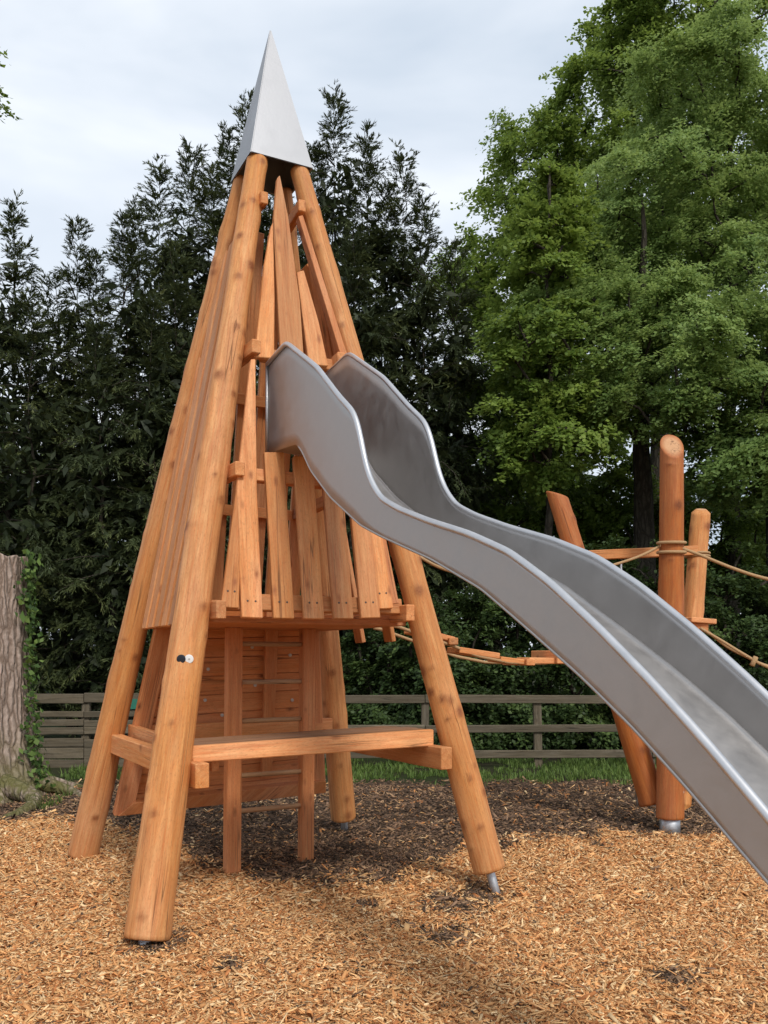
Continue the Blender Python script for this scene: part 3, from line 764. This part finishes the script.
for (x_, y_) in ((449.5, 641.5), (526, 662), (556, 657)):
    c_ = at(x_, y_, chain_at(x_).y-0.06); hgt = 0.055 if x_ != 556 else 0.11
    beam('cross_block', c_-side*0.10, c_+side*0.42, V(0, 0, 1), 0.075, hgt, M['board'], bridge)
for s_ in (-0.09, 0.45):
    pts = []
    for px_ in np.linspace(388, 672, 40):
        p_ = chain_at(px_); p_ = p_+side*s_; p_.z -= 0.03; pts.append(p_)
    tube('rope', pts, 0.013, M['rope'], bridge, 8)
hr = [at(402, 545, 6.75), at(425, 560, 6.75), at(450, 571, 6.9), at(500, 582, 7.1), at(560, 581, 7.35), at(610, 566, 7.45), at(640, 556, 7.5), at(662, 545, 7.55)]
def smooth_poly(pts, m=6):
    out = []
    n_ = len(pts)
    for i in range(n_-1):
        p0_, p1_, p2_, p3_ = pts[max(i-1, 0)], pts[i], pts[i+1], pts[min(i+2, n_-1)]
        for k in range(m):
            u = k/m
            out.append(0.5*((2*p1_)+(p2_-p0_)*u+(2*p0_-5*p1_+4*p2_-p3_)*u*u+(3*p1_-p0_-3*p2_+p3_)*u**3))
    return out+[pts[-1]]
tube('hand_rope', smooth_poly(hr), 0.012, M['rope'], bridge, 8)
bridge2 = thing('rope_bridge', 'ropes of a second bridge leaving the post cluster towards the right edge', 'rope bridge', at(740, 700, 7.6))
tube('hand_rope', smooth_poly([at(681, 548, 7.5), at(700, 555, 7.5), at(735, 569, 7.45), at(768, 579, 7.4), at(820, 588, 7.3), at(900, 590, 7.1)]), 0.014, M['rope'], bridge2, 8)
tube('rope', smooth_poly([at(700, 628, 7.75), at(722, 641, 7.7), at(745, 655, 7.65), at(768, 667, 7.6), at(820, 684, 7.5), at(900, 694, 7.3)]), 0.013, M['rope'], bridge2, 8)
tube('rope', smooth_poly([at(706, 630, 7.9), at(726, 646, 7.85), at(746, 656.5, 7.8), at(768, 666, 7.8), at(820, 679, 7.7), at(900, 690, 7.5)]), 0.012, M['rope'], bridge2, 8)
rod('knot', at(753, 660, 7.62)+V(-.01, 0, -0.05), at(756, 659, 7.62)+V(0, 0, 0.02), 0.022, M['rope'], bridge2, 10)
for k in range(3): beam('plank', at(790+40*k, 676+5*k, 7.6-0.1*k), at(822+40*k, 681+4*k, 7.5-0.1*k), V(0, 0, 1), 0.2, 0.045, M['board'], bridge2)

# ------------------------------------------------------------------ fences
FY = 12.3
def fence(name, label, xs_px, rails, x0, x1, seed, postz=0.97):
    rng = random.Random(seed)
    th_ = thing(name, label, 'fence', (at((x0+x1)/2, 700, FY).x, FY, 0))
    for x in xs_px:
        b_ = at(x, 700, FY); b_.z = 0
        beam('post', V(b_.x, FY+0.06, -0.05), V(b_.x+rng.uniform(-.02, .02), FY+0.06, postz+rng.uniform(-.03, .02)), V(0, 1, 0), 0.11, 0.09, M['grey_wood'], th_, 0.008)
    for (ya, yb, h_, segs) in rails:
        ex = [x0]+[x for x in xs_px if x0 < x < x1][1::2]+[x1]
        for a_, b_ in zip(ex[:-1], ex[1:]):
            if b_-a_ < 8: continue
            t0 = (a_-x0)/(x1-x0); t1 = (b_-x0)/(x1-x0)
            j = rng.uniform(-1, 1) if segs else 0
            beam('rail', at(a_+0.3, ya+(yb-ya)*t0+j, FY), at(b_-0.3, ya+(yb-ya)*t1-j, FY), V(0, 0, 1), 0.035, h_, M['grey_wood'], th_, 0.006)
    return th_
fence('post_and_rail_fence', 'three rail grey wooden fence in front of the hedge, right of the tower', [200, 312, 425, 539, 652, 765, 878], [(699.5, 699, 0.115, 1), (729, 728, 0.105, 1), (755, 753, 0.11, 1)], 200, 900, 3, 0.94)
fence('patched_fence', 'weathered wooden fence with close sagging rails between stump and tower', [-160, -75, 5, 84, 165], [(699, 698, 0.135, 1), (715.5, 713, 0.085, 1), (723.5, 723, 0.09, 1), (734, 729, 0.10, 1), (743, 743, 0.12, 1), (754, 753, 0.15, 1), (764, 763, 0.12, 1)], -200, 196, 4, 0.95)
sg = mesh_obj('green_sign', [(-.13, -.008, -.07), (.13, -.008, -.07), (.13, -.008, .07), (-.13, -.008, .07), (-.13, .008, -.07), (.13, .008, -.07), (.13, .008, .07), (-.13, .008, .07)],
              [(0, 1, 2, 3), (5, 4, 7, 6), (4, 0, 3, 7), (1, 5, 6, 2), (3, 2, 6, 7), (4, 5, 1, 0)], M['green_sign'], None, Matrix.Translation(at(138, 704, FY-0.03)))
tag(sg, 'small green plate fixed to the top of the patched fence', 'sign')

# ------------------------------------------------------------------ stump
def leaf_quads(cen, ax, nrm, L, Wd, curl=0.15):
    """rhombus leaves: cen (n,3), ax direction, nrm normal"""
    sd_ = np.cross(nrm, ax); sd_ /= np.linalg.norm(sd_, axis=1, keepdims=True)+1e-9
    a = cen-ax*(L*0.5)[:, None]; b = cen+sd_*(Wd*0.5)[:, None]-nrm*(curl*Wd)[:, None]; c_ = cen+ax*(L*0.5)[:, None]; d_ = cen-sd_*(Wd*0.5)[:, None]-nrm*(curl*Wd)[:, None]
    v = np.stack([a, b, c_, d_], 1).reshape(-1, 3); q_ = np.arange(len(cen)*4).reshape(-1, 4)
    return v, q_
def unit(a): return a/(np.linalg.norm(a, axis=-1, keepdims=True)+1e-9)

SY = 9.6
SB = at(-14, 800, SY); SB.z = 0
stump = thing('tree_stump', 'tall cut off tree trunk with ivy and mossy roots at the left edge', 'tree stump', SB)
rng = np.random.default_rng(5)
seg, nz = 96, 120; zs = np.linspace(0, 1, nz)
H = 1.5+101*SY/F
vs = []
for i, zf in enumerate(zs):
    z = zf*H
    for k in range(seg):
        a_ = 2*math.pi*k/seg
        r = 0.43+0.22*math.exp(-z/0.22)*(0.75+0.45*math.sin(5*a_+0.6)**2)+0.10*math.exp(-z/0.7)
        P_ = V(math.cos(a_)*2.2, math.sin(a_)*2.2, z*0.7)
        r += 0.045*mnoise.noise(P_)+0.020*mnoise.noise(V(math.cos(a_)*9, math.sin(a_)*9, z*1.2))
        r -= 0.022*abs(mnoise.noise(V(math.cos(a_)*14, math.sin(a_)*14, z*2.0+9)))
        zz = z+(0.05*mnoise.noise(V(math.cos(a_)*3, math.sin(a_)*3, 4)) if zf > 0.98 else 0)
        vs.append((r*math.cos(a_), r*math.sin(a_), zz))
fs = [(i*seg+k, i*seg+(k+1) % seg, (i+1)*seg+(k+1) % seg, (i+1)*seg+k) for i in range(nz-1) for k in range(seg)]
vs.append((0, 0, H-0.03)); fs += [((nz-1)*seg+k, (nz-1)*seg+(k+1) % seg, len(vs)-1) for k in range(seg)]
trunk = mesh_obj('trunk', vs, fs, M['stump'], stump, Matrix.Translation(SB), True)
for a_, L_, r_ in ((-0.9, 1.15, 0.13), (-0.25, 1.0, 0.10), (-1.6, 0.9, 0.12), (0.5, 0.8, 0.1)):
    pts = []
    for k in range(14):
        u = k/13; aa = a_+0.25*math.sin(u*4)
        pts.append(SB+V(math.cos(aa)*(0.4+L_*u), math.sin(aa)*(0.4+L_*u), 0.20*(1-u)**1.5-0.03*u))
    tube('root', pts, [r_*(1-0.75*k/13) for k in range(14)], M['stump'], stump, 10)
n_ = 600
aa = rng.normal(-0.05, 0.20, n_); z = rng.uniform(0.1, H+0.05, n_)
w_ = 0.16+0.14*np.sin(z*3.0+1)+0.12*(z > H*0.75)
ok = np.abs(aa+0.05) < w_+0.22; aa, z = aa[ok], z[ok]; n_ = len(aa)
r = 0.46+0.22*np.exp(-z/0.22)+0.10*np.exp(-z/0.7)+np.abs(rng.normal(0, 0.05, n_))
cen = np.stack([SB.x+r*np.cos(aa), SB.y+r*np.sin(aa), z], -1)
out = np.stack([np.cos(aa), np.sin(aa), 0*aa], -1)
nr = unit(out+rng.normal(0, 0.5, (n_, 3))+np.array([0, -0.2, 0.3])); ax = unit(np.cross(nr, rng.normal(0, 1, (n_, 3))))
v, q_ = leaf_quads(cen, ax, nr, rng.lognormal(math.log(0.058), 0.35, n_), rng.lognormal(math.log(0.05), 0.35, n_))
np_obj('ivy', v-np.array(SB), q_, M['ivy'], stump, Matrix.Translation(SB), {'tint': np.repeat(np.clip(rng.normal(0.5, 0.28, n_), 0, 1), 4)})

# ------------------------------------------------------------------ trees
def merge_tubes(list_):
    vs, fs = [], []
    for pts, rad, sg_ in list_:
        v_, f_ = tube_geo(pts, rad, sg_, False); b_ = len(vs); vs += v_; fs += [tuple(x+b_ for x in f) for f in f_]
    return vs, fs
def conifer(label, base, leaders, seed, rmax=2.0, dens=1.0, leaf=1.0, group='dark conifers behind the fence', z0=0.25, cat='tree', tone=0.0):
    """several upright leaders (x, y, ztop) with arching, drooping sprays"""
    rng = np.random.default_rng(seed)
    tr = thing('conifer_tree', label, cat, base, group)
    stems = []; Bp, Bd, BL, Bdr = [], [], [], []
    for (lx, ly, lz) in leaders:
        n = int(lz/0.062*dens)+int(2.6/0.042)
        top = np.array([lx, ly, lz]); b0 = np.array([base[0], base[1], 0.0])
        def stem(u):
            u = np.asarray(u)[:, None]; s_ = b0+(top-b0)*np.concatenate([np.minimum(u*1.9, 1)**0.9, np.minimum(u*1.9, 1)**0.9, u], 1); return s_
        uu = np.linspace(0, 1, 14); pts = stem(uu)
        pts = pts+np.where((uu > 0)[:, None], rng.normal(0, 0.05, pts.shape)*np.array([1, 1, 0]), 0)
        stems.append(([Vector(p_) for p_ in pts], [max(0.006, 0.09*(1-u_)**1.3) for u_ in uu], 7))
        nt_ = int(2.6/0.042); u = np.concatenate([rng.uniform(z0/lz, 0.98, n-nt_)**0.85, 1-rng.uniform(0, 1, nt_)*2.6/lz]); p_ = stem(u); z = p_[:, 2]
        az = rng.uniform(0, 6.28, n)
        Lb = rmax*np.clip((lz-z)/ (lz*0.62), 0, 1)**0.85*rng.uniform(0.35, 1.15, n)+rng.lognormal(math.log(0.16), 0.5, n)
        el = np.where(lz-z < 1.6, rng.uniform(0.75, 1.3, n), rng.uniform(0.15, 0.8, n))
        d_ = np.stack([np.cos(az)*np.cos(el), np.sin(az)*np.cos(el), np.sin(el)], -1)
        Bp.append(p_); Bd.append(d_); BL.append(Lb); Bdr.append(rng.uniform(0.25, 0.75, n)*np.clip((lz-z)/2.0, 0.05, 1))
    Bp, Bd, BL, Bdr = map(np.concatenate, (Bp, Bd, BL, Bdr)); nb = len(BL)
    for i in range(nb):
        if BL[i] > 0.7 and rng.uniform() < 0.25:
            pts = [Vector(Bp[i]+Bd[i]*BL[i]*s_-np.array([0, 0, Bdr[i]*BL[i]*s_*s_])) for s_ in (0, .25, .5, .75, 1)]
            stems.append((pts, [0.018, .014, .011, .008, .004], 4))
    vs, fs = merge_tubes(stems)
    mesh_obj('trunk', [v_-Vector(base) for v_ in vs], fs, M['bark'], tr, Matrix.Translation(base), True)
    nt = np.maximum(5, (BL/0.085*dens).astype(int)); ib = np.repeat(np.arange(nb), nt); m = len(ib)
    s_ = rng.uniform(0.12, 1.0, m)**0.8
    tp = Bp[ib]+Bd[ib]*(BL[ib]*s_)[:, None]; tp[:, 2] -= Bdr[ib]*BL[ib]*s_**2
    tang = Bd[ib].copy(); tang[:, 2] -= 2*Bdr[ib]*s_; tang = unit(tang)
    lat = unit(np.cross(tang, np.array([0, 0, 1.0])))*np.where(rng.uniform(0, 1, m) < 0.5, -1, 1)[:, None]
    td = unit(tang*rng.uniform(0.5, 1.0, (m, 1))+lat*rng.uniform(0.1, 0.75, (m, 1))+np.array([0, 0, -1.0])*rng.uniform(-0.05, 0.6, (m, 1))*np.minimum(1, BL[ib]/0.8)[:, None]+rng.normal(0, 0.15, (m, 3)))
    TL = rng.uniform(0.14, 0.34, m)*(1.15-0.5*s_)*np.clip(0.55+BL[ib]*0.6, 0, 1)
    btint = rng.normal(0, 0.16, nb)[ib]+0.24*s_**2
    nl = np.maximum(8, (TL/0.0145).astype(int)); it = np.repeat(np.arange(m), nl); k = len(it)
    f_ = rng.uniform(0, 1, k); c_ = tp[it]+td[it]*(TL[it]*f_)[:, None]; c_[:, 2] -= 0.25*TL[it]*f_**2
    l2 = unit(np.cross(td[it], rng.normal(0, 0.35, (k, 3))+np.array([0, 0, 1.0])))*np.where(rng.uniform(0, 1, k) < 0.5, -1, 1)[:, None]
    ax = unit(td[it]*0.75+l2*rng.uniform(0.12, 0.48, (k, 1))+rng.normal(0, 0.10, (k, 3)))
    nr = unit(np.cross(ax, np.cross(np.array([0, 0, 1.0])+rng.normal(0, 0.5, (k, 3)), ax)))
    L_ = rng.uniform(0.055, 0.115, k)*leaf; Wd_ = rng.uniform(0.012, 0.020, k)*leaf
    v, q_ = leaf_quads(c_+ax*(L_*0.45)[:, None], ax, nr, L_, Wd_, 0.1)
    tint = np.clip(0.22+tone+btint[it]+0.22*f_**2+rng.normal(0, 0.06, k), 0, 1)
    # coarse dark leaves added by the stems to darken the crown and block sky
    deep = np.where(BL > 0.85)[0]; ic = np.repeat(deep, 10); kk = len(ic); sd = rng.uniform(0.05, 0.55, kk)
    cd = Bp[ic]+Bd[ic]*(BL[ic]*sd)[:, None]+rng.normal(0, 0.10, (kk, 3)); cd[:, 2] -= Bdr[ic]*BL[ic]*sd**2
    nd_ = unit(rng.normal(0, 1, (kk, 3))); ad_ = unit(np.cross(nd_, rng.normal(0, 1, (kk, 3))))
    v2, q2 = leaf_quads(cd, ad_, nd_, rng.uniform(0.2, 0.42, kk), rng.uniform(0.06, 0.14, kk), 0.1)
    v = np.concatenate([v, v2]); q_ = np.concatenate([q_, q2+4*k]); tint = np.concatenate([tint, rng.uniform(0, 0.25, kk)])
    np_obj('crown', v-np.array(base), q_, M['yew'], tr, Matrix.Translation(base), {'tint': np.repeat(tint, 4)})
    return k+kk
def broadleaf(label, base, H, blobs, seed, mat, leaf=0.09, per=420, nclump=220, flat=0.55, clump_r=(0.45, 0.9), trunk_r=0.3, group='broadleaf trees behind the fence', lean=(0, 0), tint0=0.45, name='broadleaf_tree', lowest=0.4):
    """blobs: ellipsoids (centre xyz, radii xyz, weight) that the crown's leaf sprays fill, limbs joined to the trunk"""
    rng = np.random.default_rng(seed); tr = thing(name, label, 'tree', base, group)
    wts = np.array([b_[2] for b_ in blobs], float); wts /= wts.sum()
    cl = []
    for b_, w_ in zip(blobs, wts):
        n = max(2, int(nclump*w_)); d_ = unit(rng.normal(0, 1, (n, 3))); r_ = rng.uniform(0.12, 1, n)**0.42
        cl.append(np.array(b_[0])+d_*r_[:, None]*np.array(b_[1]))
    cl = np.concatenate(cl); cl[:, 2] = np.maximum(cl[:, 2], lowest); nC = len(cl)
    b0 = np.array(base, float); top = np.array([base[0]+lean[0], base[1]+lean[1], H])
    # limb skeleton: each spray joins the nearest skeleton node that lies lower / nearer the trunk
    nodes = [b0+(top-b0)*u+np.array([rng.normal(0, 0.04), rng.normal(0, 0.04), 0])*(u > 0) for u in np.linspace(0, 1, 16)]
    tubes = [([Vector(p_) for p_ in nodes], [max(0.02, trunk_r*(1-0.92*u)**0.9*(1+0.5*math.exp(-u*40))) for u in np.linspace(0, 1, 16)], 12)]
    nodes = list(nodes[2:])
    axd = np.hypot(cl[:, 0]-(b0[0]+(top[0]-b0[0])*cl[:, 2]/H), cl[:, 1]-(b0[1]+(top[1]-b0[1])*cl[:, 2]/H))
    arr = np.array(nodes)
    for i in np.argsort(axd):
        c_ = cl[i]; dv = arr-c_; cost = np.linalg.norm(dv, axis=1)+np.maximum(0, arr[:, 2]-c_[2]+0.15)*1.6
        j = int(np.argmin(cost)); a_ = arr[j]; L_ = np.linalg.norm(c_-a_)
        mid = (a_+c_)/2+np.array([0, 0, 0.10*L_])+rng.normal(0, 0.05*L_, 3)
        rr = 0.010+0.011*L_
        q1 = (a_*0.56+mid*0.88+c_*0.06)/1.5
        tubes.append(([Vector(a_), Vector(mid), Vector(c_)], [rr*1.8, rr*1.2, rr*0.5], 5))
        arr = np.concatenate([arr, [mid], [c_]])
    vs, fs = merge_tubes(tubes)
    mesh_obj('trunk', [v_-Vector(base) for v_ in vs], fs, M['bark'], tr, Matrix.Translation(base), True)
    # leaf sprays
    cr_ = rng.uniform(clump_r[0], clump_r[1], nC); npc = (per*(cr_/np.mean(clump_r))**2).astype(int)
    ic = np.repeat(np.arange(nC), npc); k = len(ic)
    cen0 = np.mean(cl, 0); outd = unit((cl-cen0)*np.array([1, 1, 0.4]))
    tilt = unit(np.array([0, 0, 1.0])+0.45*outd+rng.normal(0, 0.18, (nC, 3)))
    # sub-twigs per spray: leaves gather along a few twigs
    ntw = 14; tdir = unit(rng.normal(0, 1, (nC, ntw, 3))+outd[:, None]*0.5); tw = rng.integers(0, ntw, k)
    s_ = rng.uniform(0.05, 1, k)**0.75
    td = tdir[ic, tw]; tl_ = rng.uniform(0.55, 1.15, (nC, ntw))[ic, tw]
    p_ = td*(s_*tl_*cr_[ic])[:, None]+rng.normal(0, 0.10, (k, 3))*cr_[ic][:, None]
    tl = tilt[ic]; p_ = p_-tl*((p_*tl).sum(1)*(1-flat))[:, None]
    p_[:, 2] -= 0.22*(s_**2)*cr_[ic]
    nr = unit(tl+rng.normal(0, 0.42, (k, 3))); ax = unit(td+rng.normal(0, 0.6, (k, 3))); ax = unit(ax-nr*(ax*nr).sum(1)[:, None])
    L_ = leaf*rng.uniform(0.6, 1.3, k); v, q_ = leaf_quads(cl[ic]+p_, ax, nr, L_, L_*rng.uniform(0.5, 0.75, k), 0.12)
    tint = np.clip(tint0+rng.normal(0, 0.13, nC)[ic]+rng.normal(0, 0.12, k), 0, 1)
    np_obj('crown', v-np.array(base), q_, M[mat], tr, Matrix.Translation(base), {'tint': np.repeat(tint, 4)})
    return k
def ld(px_, py_, Y_): p_ = at(px_, py_, Y_); return (p_.x, p_.y, p_.z)
def base_at(px_, Y_): return ((px_-384)*Y_/F, Y_, 0.0)
cnt = 0
cnt += conifer('dark conifer with bushy rounded top at the left edge above the stump', base_at(0, 16.0), [ld(14, 212, 16.0), ld(-30, 190, 16.4), ld(30, 300, 15.5)], 101, 1.9, tone=0.12)
cnt += conifer('dark conifer with a thin spindly leader, second conifer from the left edge', base_at(72, 17.0), [ld(76, 222, 17.0), ld(96, 262, 17.3), ld(55, 285, 16.4)], 102, 1.7, 0.95)
cnt += conifer('dark conifer with leaning twin leaders, third from the left edge', base_at(130, 16.4), [ld(124, 222, 16.4), ld(136, 208, 16.6), ld(152, 300, 15.6), ld(100, 330, 15.4)], 103, 1.6)
cnt += conifer('broad many stemmed dark conifer just left of the tower', base_at(182, 17.6), [ld(158, 168, 17.8), ld(190, 145, 17.6), ld(212, 168, 17.8), ld(178, 250, 16.4)], 104, 2.0, tone=0.06)
cnt += conifer('tall dark conifer whose tip rises beside the metal cap on its left', base_at(248, 18.2), [ld(247, 104, 18.2), ld(228, 134, 18.4), ld(275, 160, 18.0)], 105, 2.0)
cnt += conifer('tallest dark conifer with feathery twin tips right of the metal cap', base_at(345, 17.6), [ld(335, 96, 17.6), ld(366, 132, 17.8), ld(318, 150, 18.0), ld(352, 230, 16.4)], 106, 2.1, tone=-0.03)
cnt += conifer('dark conifer with drooping limbs between the tower and the pale broadleaf trees', base_at(420, 17.2), [ld(402, 162, 17.4), ld(422, 205, 17.2), ld(385, 190, 17.6), ld(455, 250, 17.4)], 107, 2.0)

def blob(px_, py_, Y_, rpx, rpy, ry, w_): 
    p_ = at(px_, py_, Y_); return ((p_.x, p_.y, p_.z), (rpx*Y_/F, ry, rpy*Y_/F), w_)
# big domed tree far right, its crown running out of the frame
cnt += broadleaf('tall domed broadleaf tree with dark green rounded crown, farthest of the right hand trees', base_at(660, 27), at(660, 40, 27).z, 
    [blob(622, 45, 27, 36, 40, 2, 1.0), blob(590, 130, 26.5, 62, 55, 2.5, 1.6), blob(525, 190, 26, 48, 60, 2, 1.2), blob(520, 290, 26, 60, 70, 2.2, 1.4), blob(660, 40, 27, 60, 60, 3, 1.3), blob(720, 30, 27, 70, 55, 3, 1.3), blob(630, 200, 27, 100, 90, 3, 2), blob(720, 180, 27, 80, 120, 3, 1.6), blob(600, 350, 27, 90, 90, 3, 1.4), blob(480, 300, 26, 30, 60, 1.5, .5), blob(450,262,25,28,36,1.5,.35)],
    201, 'oak', leaf=0.125, per=360, nclump=430, flat=0.7, clump_r=(0.5, 1.0), trunk_r=0.5, tint0=0.42)
cnt += broadleaf('pale feathery broadleaf tree reaching out of frame at the top right', base_at(733, 19), at(735, 60, 19).z,
    [blob(690, 90, 18.5, 62, 60, 1.6, 1.5), blob(655, 190, 18, 75, 60, 1.8, 1.6), blob(730, 180, 18.5, 60, 90, 1.8, 1.5), blob(600, 270, 18.3, 55, 55, 1.4, 1.0), blob(790, 200, 19, 70, 140, 2, 1.6), blob(690, 280, 18, 80, 50, 1.8, 1.1)],
    202, 'larch', leaf=0.08, per=560, nclump=260, flat=0.55, clump_r=(0.45, 0.95), trunk_r=0.20, tint0=0.5)
cnt += broadleaf('broadleaf tree with low layered sprays behind the tall post', base_at(645, 17), at(648, 200, 17).z,
    [blob(640, 330, 16.3, 75, 60, 1.5, 1.6), blob(700, 330, 15.8, 70, 55, 1.5, 1.3), blob(640, 395, 15.6, 60, 40, 1.4, 1.0), blob(730, 405, 15.6, 60, 36, 1.5, 1.0), blob(560, 360, 16.5, 60, 70, 1.5, 1.1), blob(790, 330, 16, 60, 70, 1.5, 1)],
    203, 'larch', leaf=0.078, per=560, nclump=210, flat=0.45, clump_r=(0.4, 0.85), trunk_r=0.30, tint0=0.40)
cnt += broadleaf('slim green broadleaf sapling between dark conifer and layered tree', base_at(548, 16), at(552, 175, 16.4).z,
    [blob(548, 250, 16.5, 38, 70, 1.1, 1.2), blob(535, 350, 16, 50, 60, 1.2, 1.1), blob(550, 430, 15.6, 55, 50, 1.2, .9)],
    204, 'oak', leaf=0.095, per=380, nclump=120, flat=0.5, clump_r=(0.35, 0.75), trunk_r=0.11, tint0=0.48)
cnt += broadleaf('dark trunked broadleaf tree cut by the right edge of the picture', base_at(772, 16.5), at(772, 260, 16.5).z,
    [blob(790, 440, 15.5, 60, 50, 1.4, 1.0), blob(740, 470, 15.2, 60, 40, 1.2, .8), blob(850, 380, 16, 70, 100, 1.5, 1.2)],
    205, 'larch', leaf=0.095, per=380, nclump=110, flat=0.5, clump_r=(0.4, 0.8), trunk_r=0.20, tint0=0.42)
cnt += broadleaf('leafy tree outside the left edge, one twig tip showing near the top', base_at(-120, 13), 11.5,
    [blob(-75, 60, 13, 78, 45, 1.2, 1.0), blob(-140, 120, 13, 80, 110, 1.5, 1.4)], 206, 'oak', leaf=0.09, per=240, nclump=70, flat=0.6, clump_r=(0.35, 0.6), trunk_r=0.2, tint0=0.3, lowest=7)
cnt += broadleaf('shaded green understorey tree low behind the fence below the slide crest', base_at(500, 19), at(500, 400, 19).z,
    [blob(490, 430, 19, 55, 75, 1.5, 1.2), blob(520, 530, 18.5, 70, 60, 1.5, 1.1), blob(575, 470, 19.5, 60, 70, 1.5, 1.2)],
    207, 'oak', leaf=0.10, per=330, nclump=170, flat=0.55, clump_r=(0.4, 0.85), trunk_r=0.10, tint0=0.22)
cnt += broadleaf('shaded green understorey tree low behind the tall post', base_at(640, 20), at(640, 420, 20).z,
    [blob(640, 520, 19.5, 80, 55, 1.5, 1.2), blob(730, 530, 19.5, 80, 50, 1.5, 1.2), blob(600, 560, 19, 60, 50, 1.5, 1), blob(810, 520, 19.5, 70, 70, 1.5, .8)],
    208, 'oak', leaf=0.10, per=330, nclump=190, flat=0.5, clump_r=(0.4, 0.85), trunk_r=0.12, tint0=0.30)
# undergrowth behind the fence: separate bushes
bush = [(440, 640, 14.2, 60, 52), (505, 620, 14.6, 65, 62), (575, 612, 14.4, 70, 70), (650, 600, 14.6, 70, 72), (725, 600, 14.4, 70, 75), (800, 610, 14.6, 70, 70), (385, 640, 14.8, 60, 60)]
names = ['low dark bramble bush under the slide, nearest the tower', 'bramble bush below the rope bridge planks', 'dark bush behind the fence under the middle of the slide', 'dark leafy bush behind the tall post', 'dark leafy bush behind the light leaning post', 'dark bush at the right picture edge', 'dark bush seen between the tower legs on the right']
for i, ((px_, py_, Y_, rx_, rz_), nm) in enumerate(zip(bush, names)):
    p_ = at(px_, py_, Y_); top_ = p_.z+rz_*Y_/F
    cnt += broadleaf(nm, (p_.x, Y_, 0.0), top_*0.75, [((p_.x, Y_, top_*0.5), (rx_*Y_/F, 0.9, top_*0.5), 1.0), ((p_.x+0.2, Y_-0.5, 0.5), (rx_*Y_/F, 0.6, 0.5), 0.5)],
        300+i, 'hedge', leaf=0.075, per=300, nclump=95, flat=0.7, clump_r=(0.25, 0.5), trunk_r=0.05, group='bushes behind the fence', tint0=0.40, name='bramble_bush', lowest=0.12)
# the far wood, one mass
rng = np.random.default_rng(77); n_ = 60000
x = rng.uniform(-34, 34, n_); y = rng.uniform(30, 36, n_)
hh = 6.8+1.4*noise2(x, x*0, 0.35, 55)+np.where(x < 8, 2.0, 0.0)
z = hh*rng.uniform(0, 1, n_)**0.8
nr = unit(rng.normal(0, 1, (n_, 3))+np.array([0, -0.5, 0.8])); ax = unit(np.cross(nr, rng.normal(0, 1, (n_, 3))))
v, q_ = leaf_quads(np.stack([x, y, z], -1), ax, nr, rng.uniform(0.25, 0.55, n_), rng.uniform(0.2, 0.4, n_))
o = np_obj('far_wood', v, q_, M['hedge'], attrs={'tint': np.repeat(np.clip(rng.normal(0.45, 0.2, n_), 0, 1), 4)})
tag(o, 'dark mass of the wood closing the view behind the trees', 'wood', kind='stuff')
print('leaves', cnt)
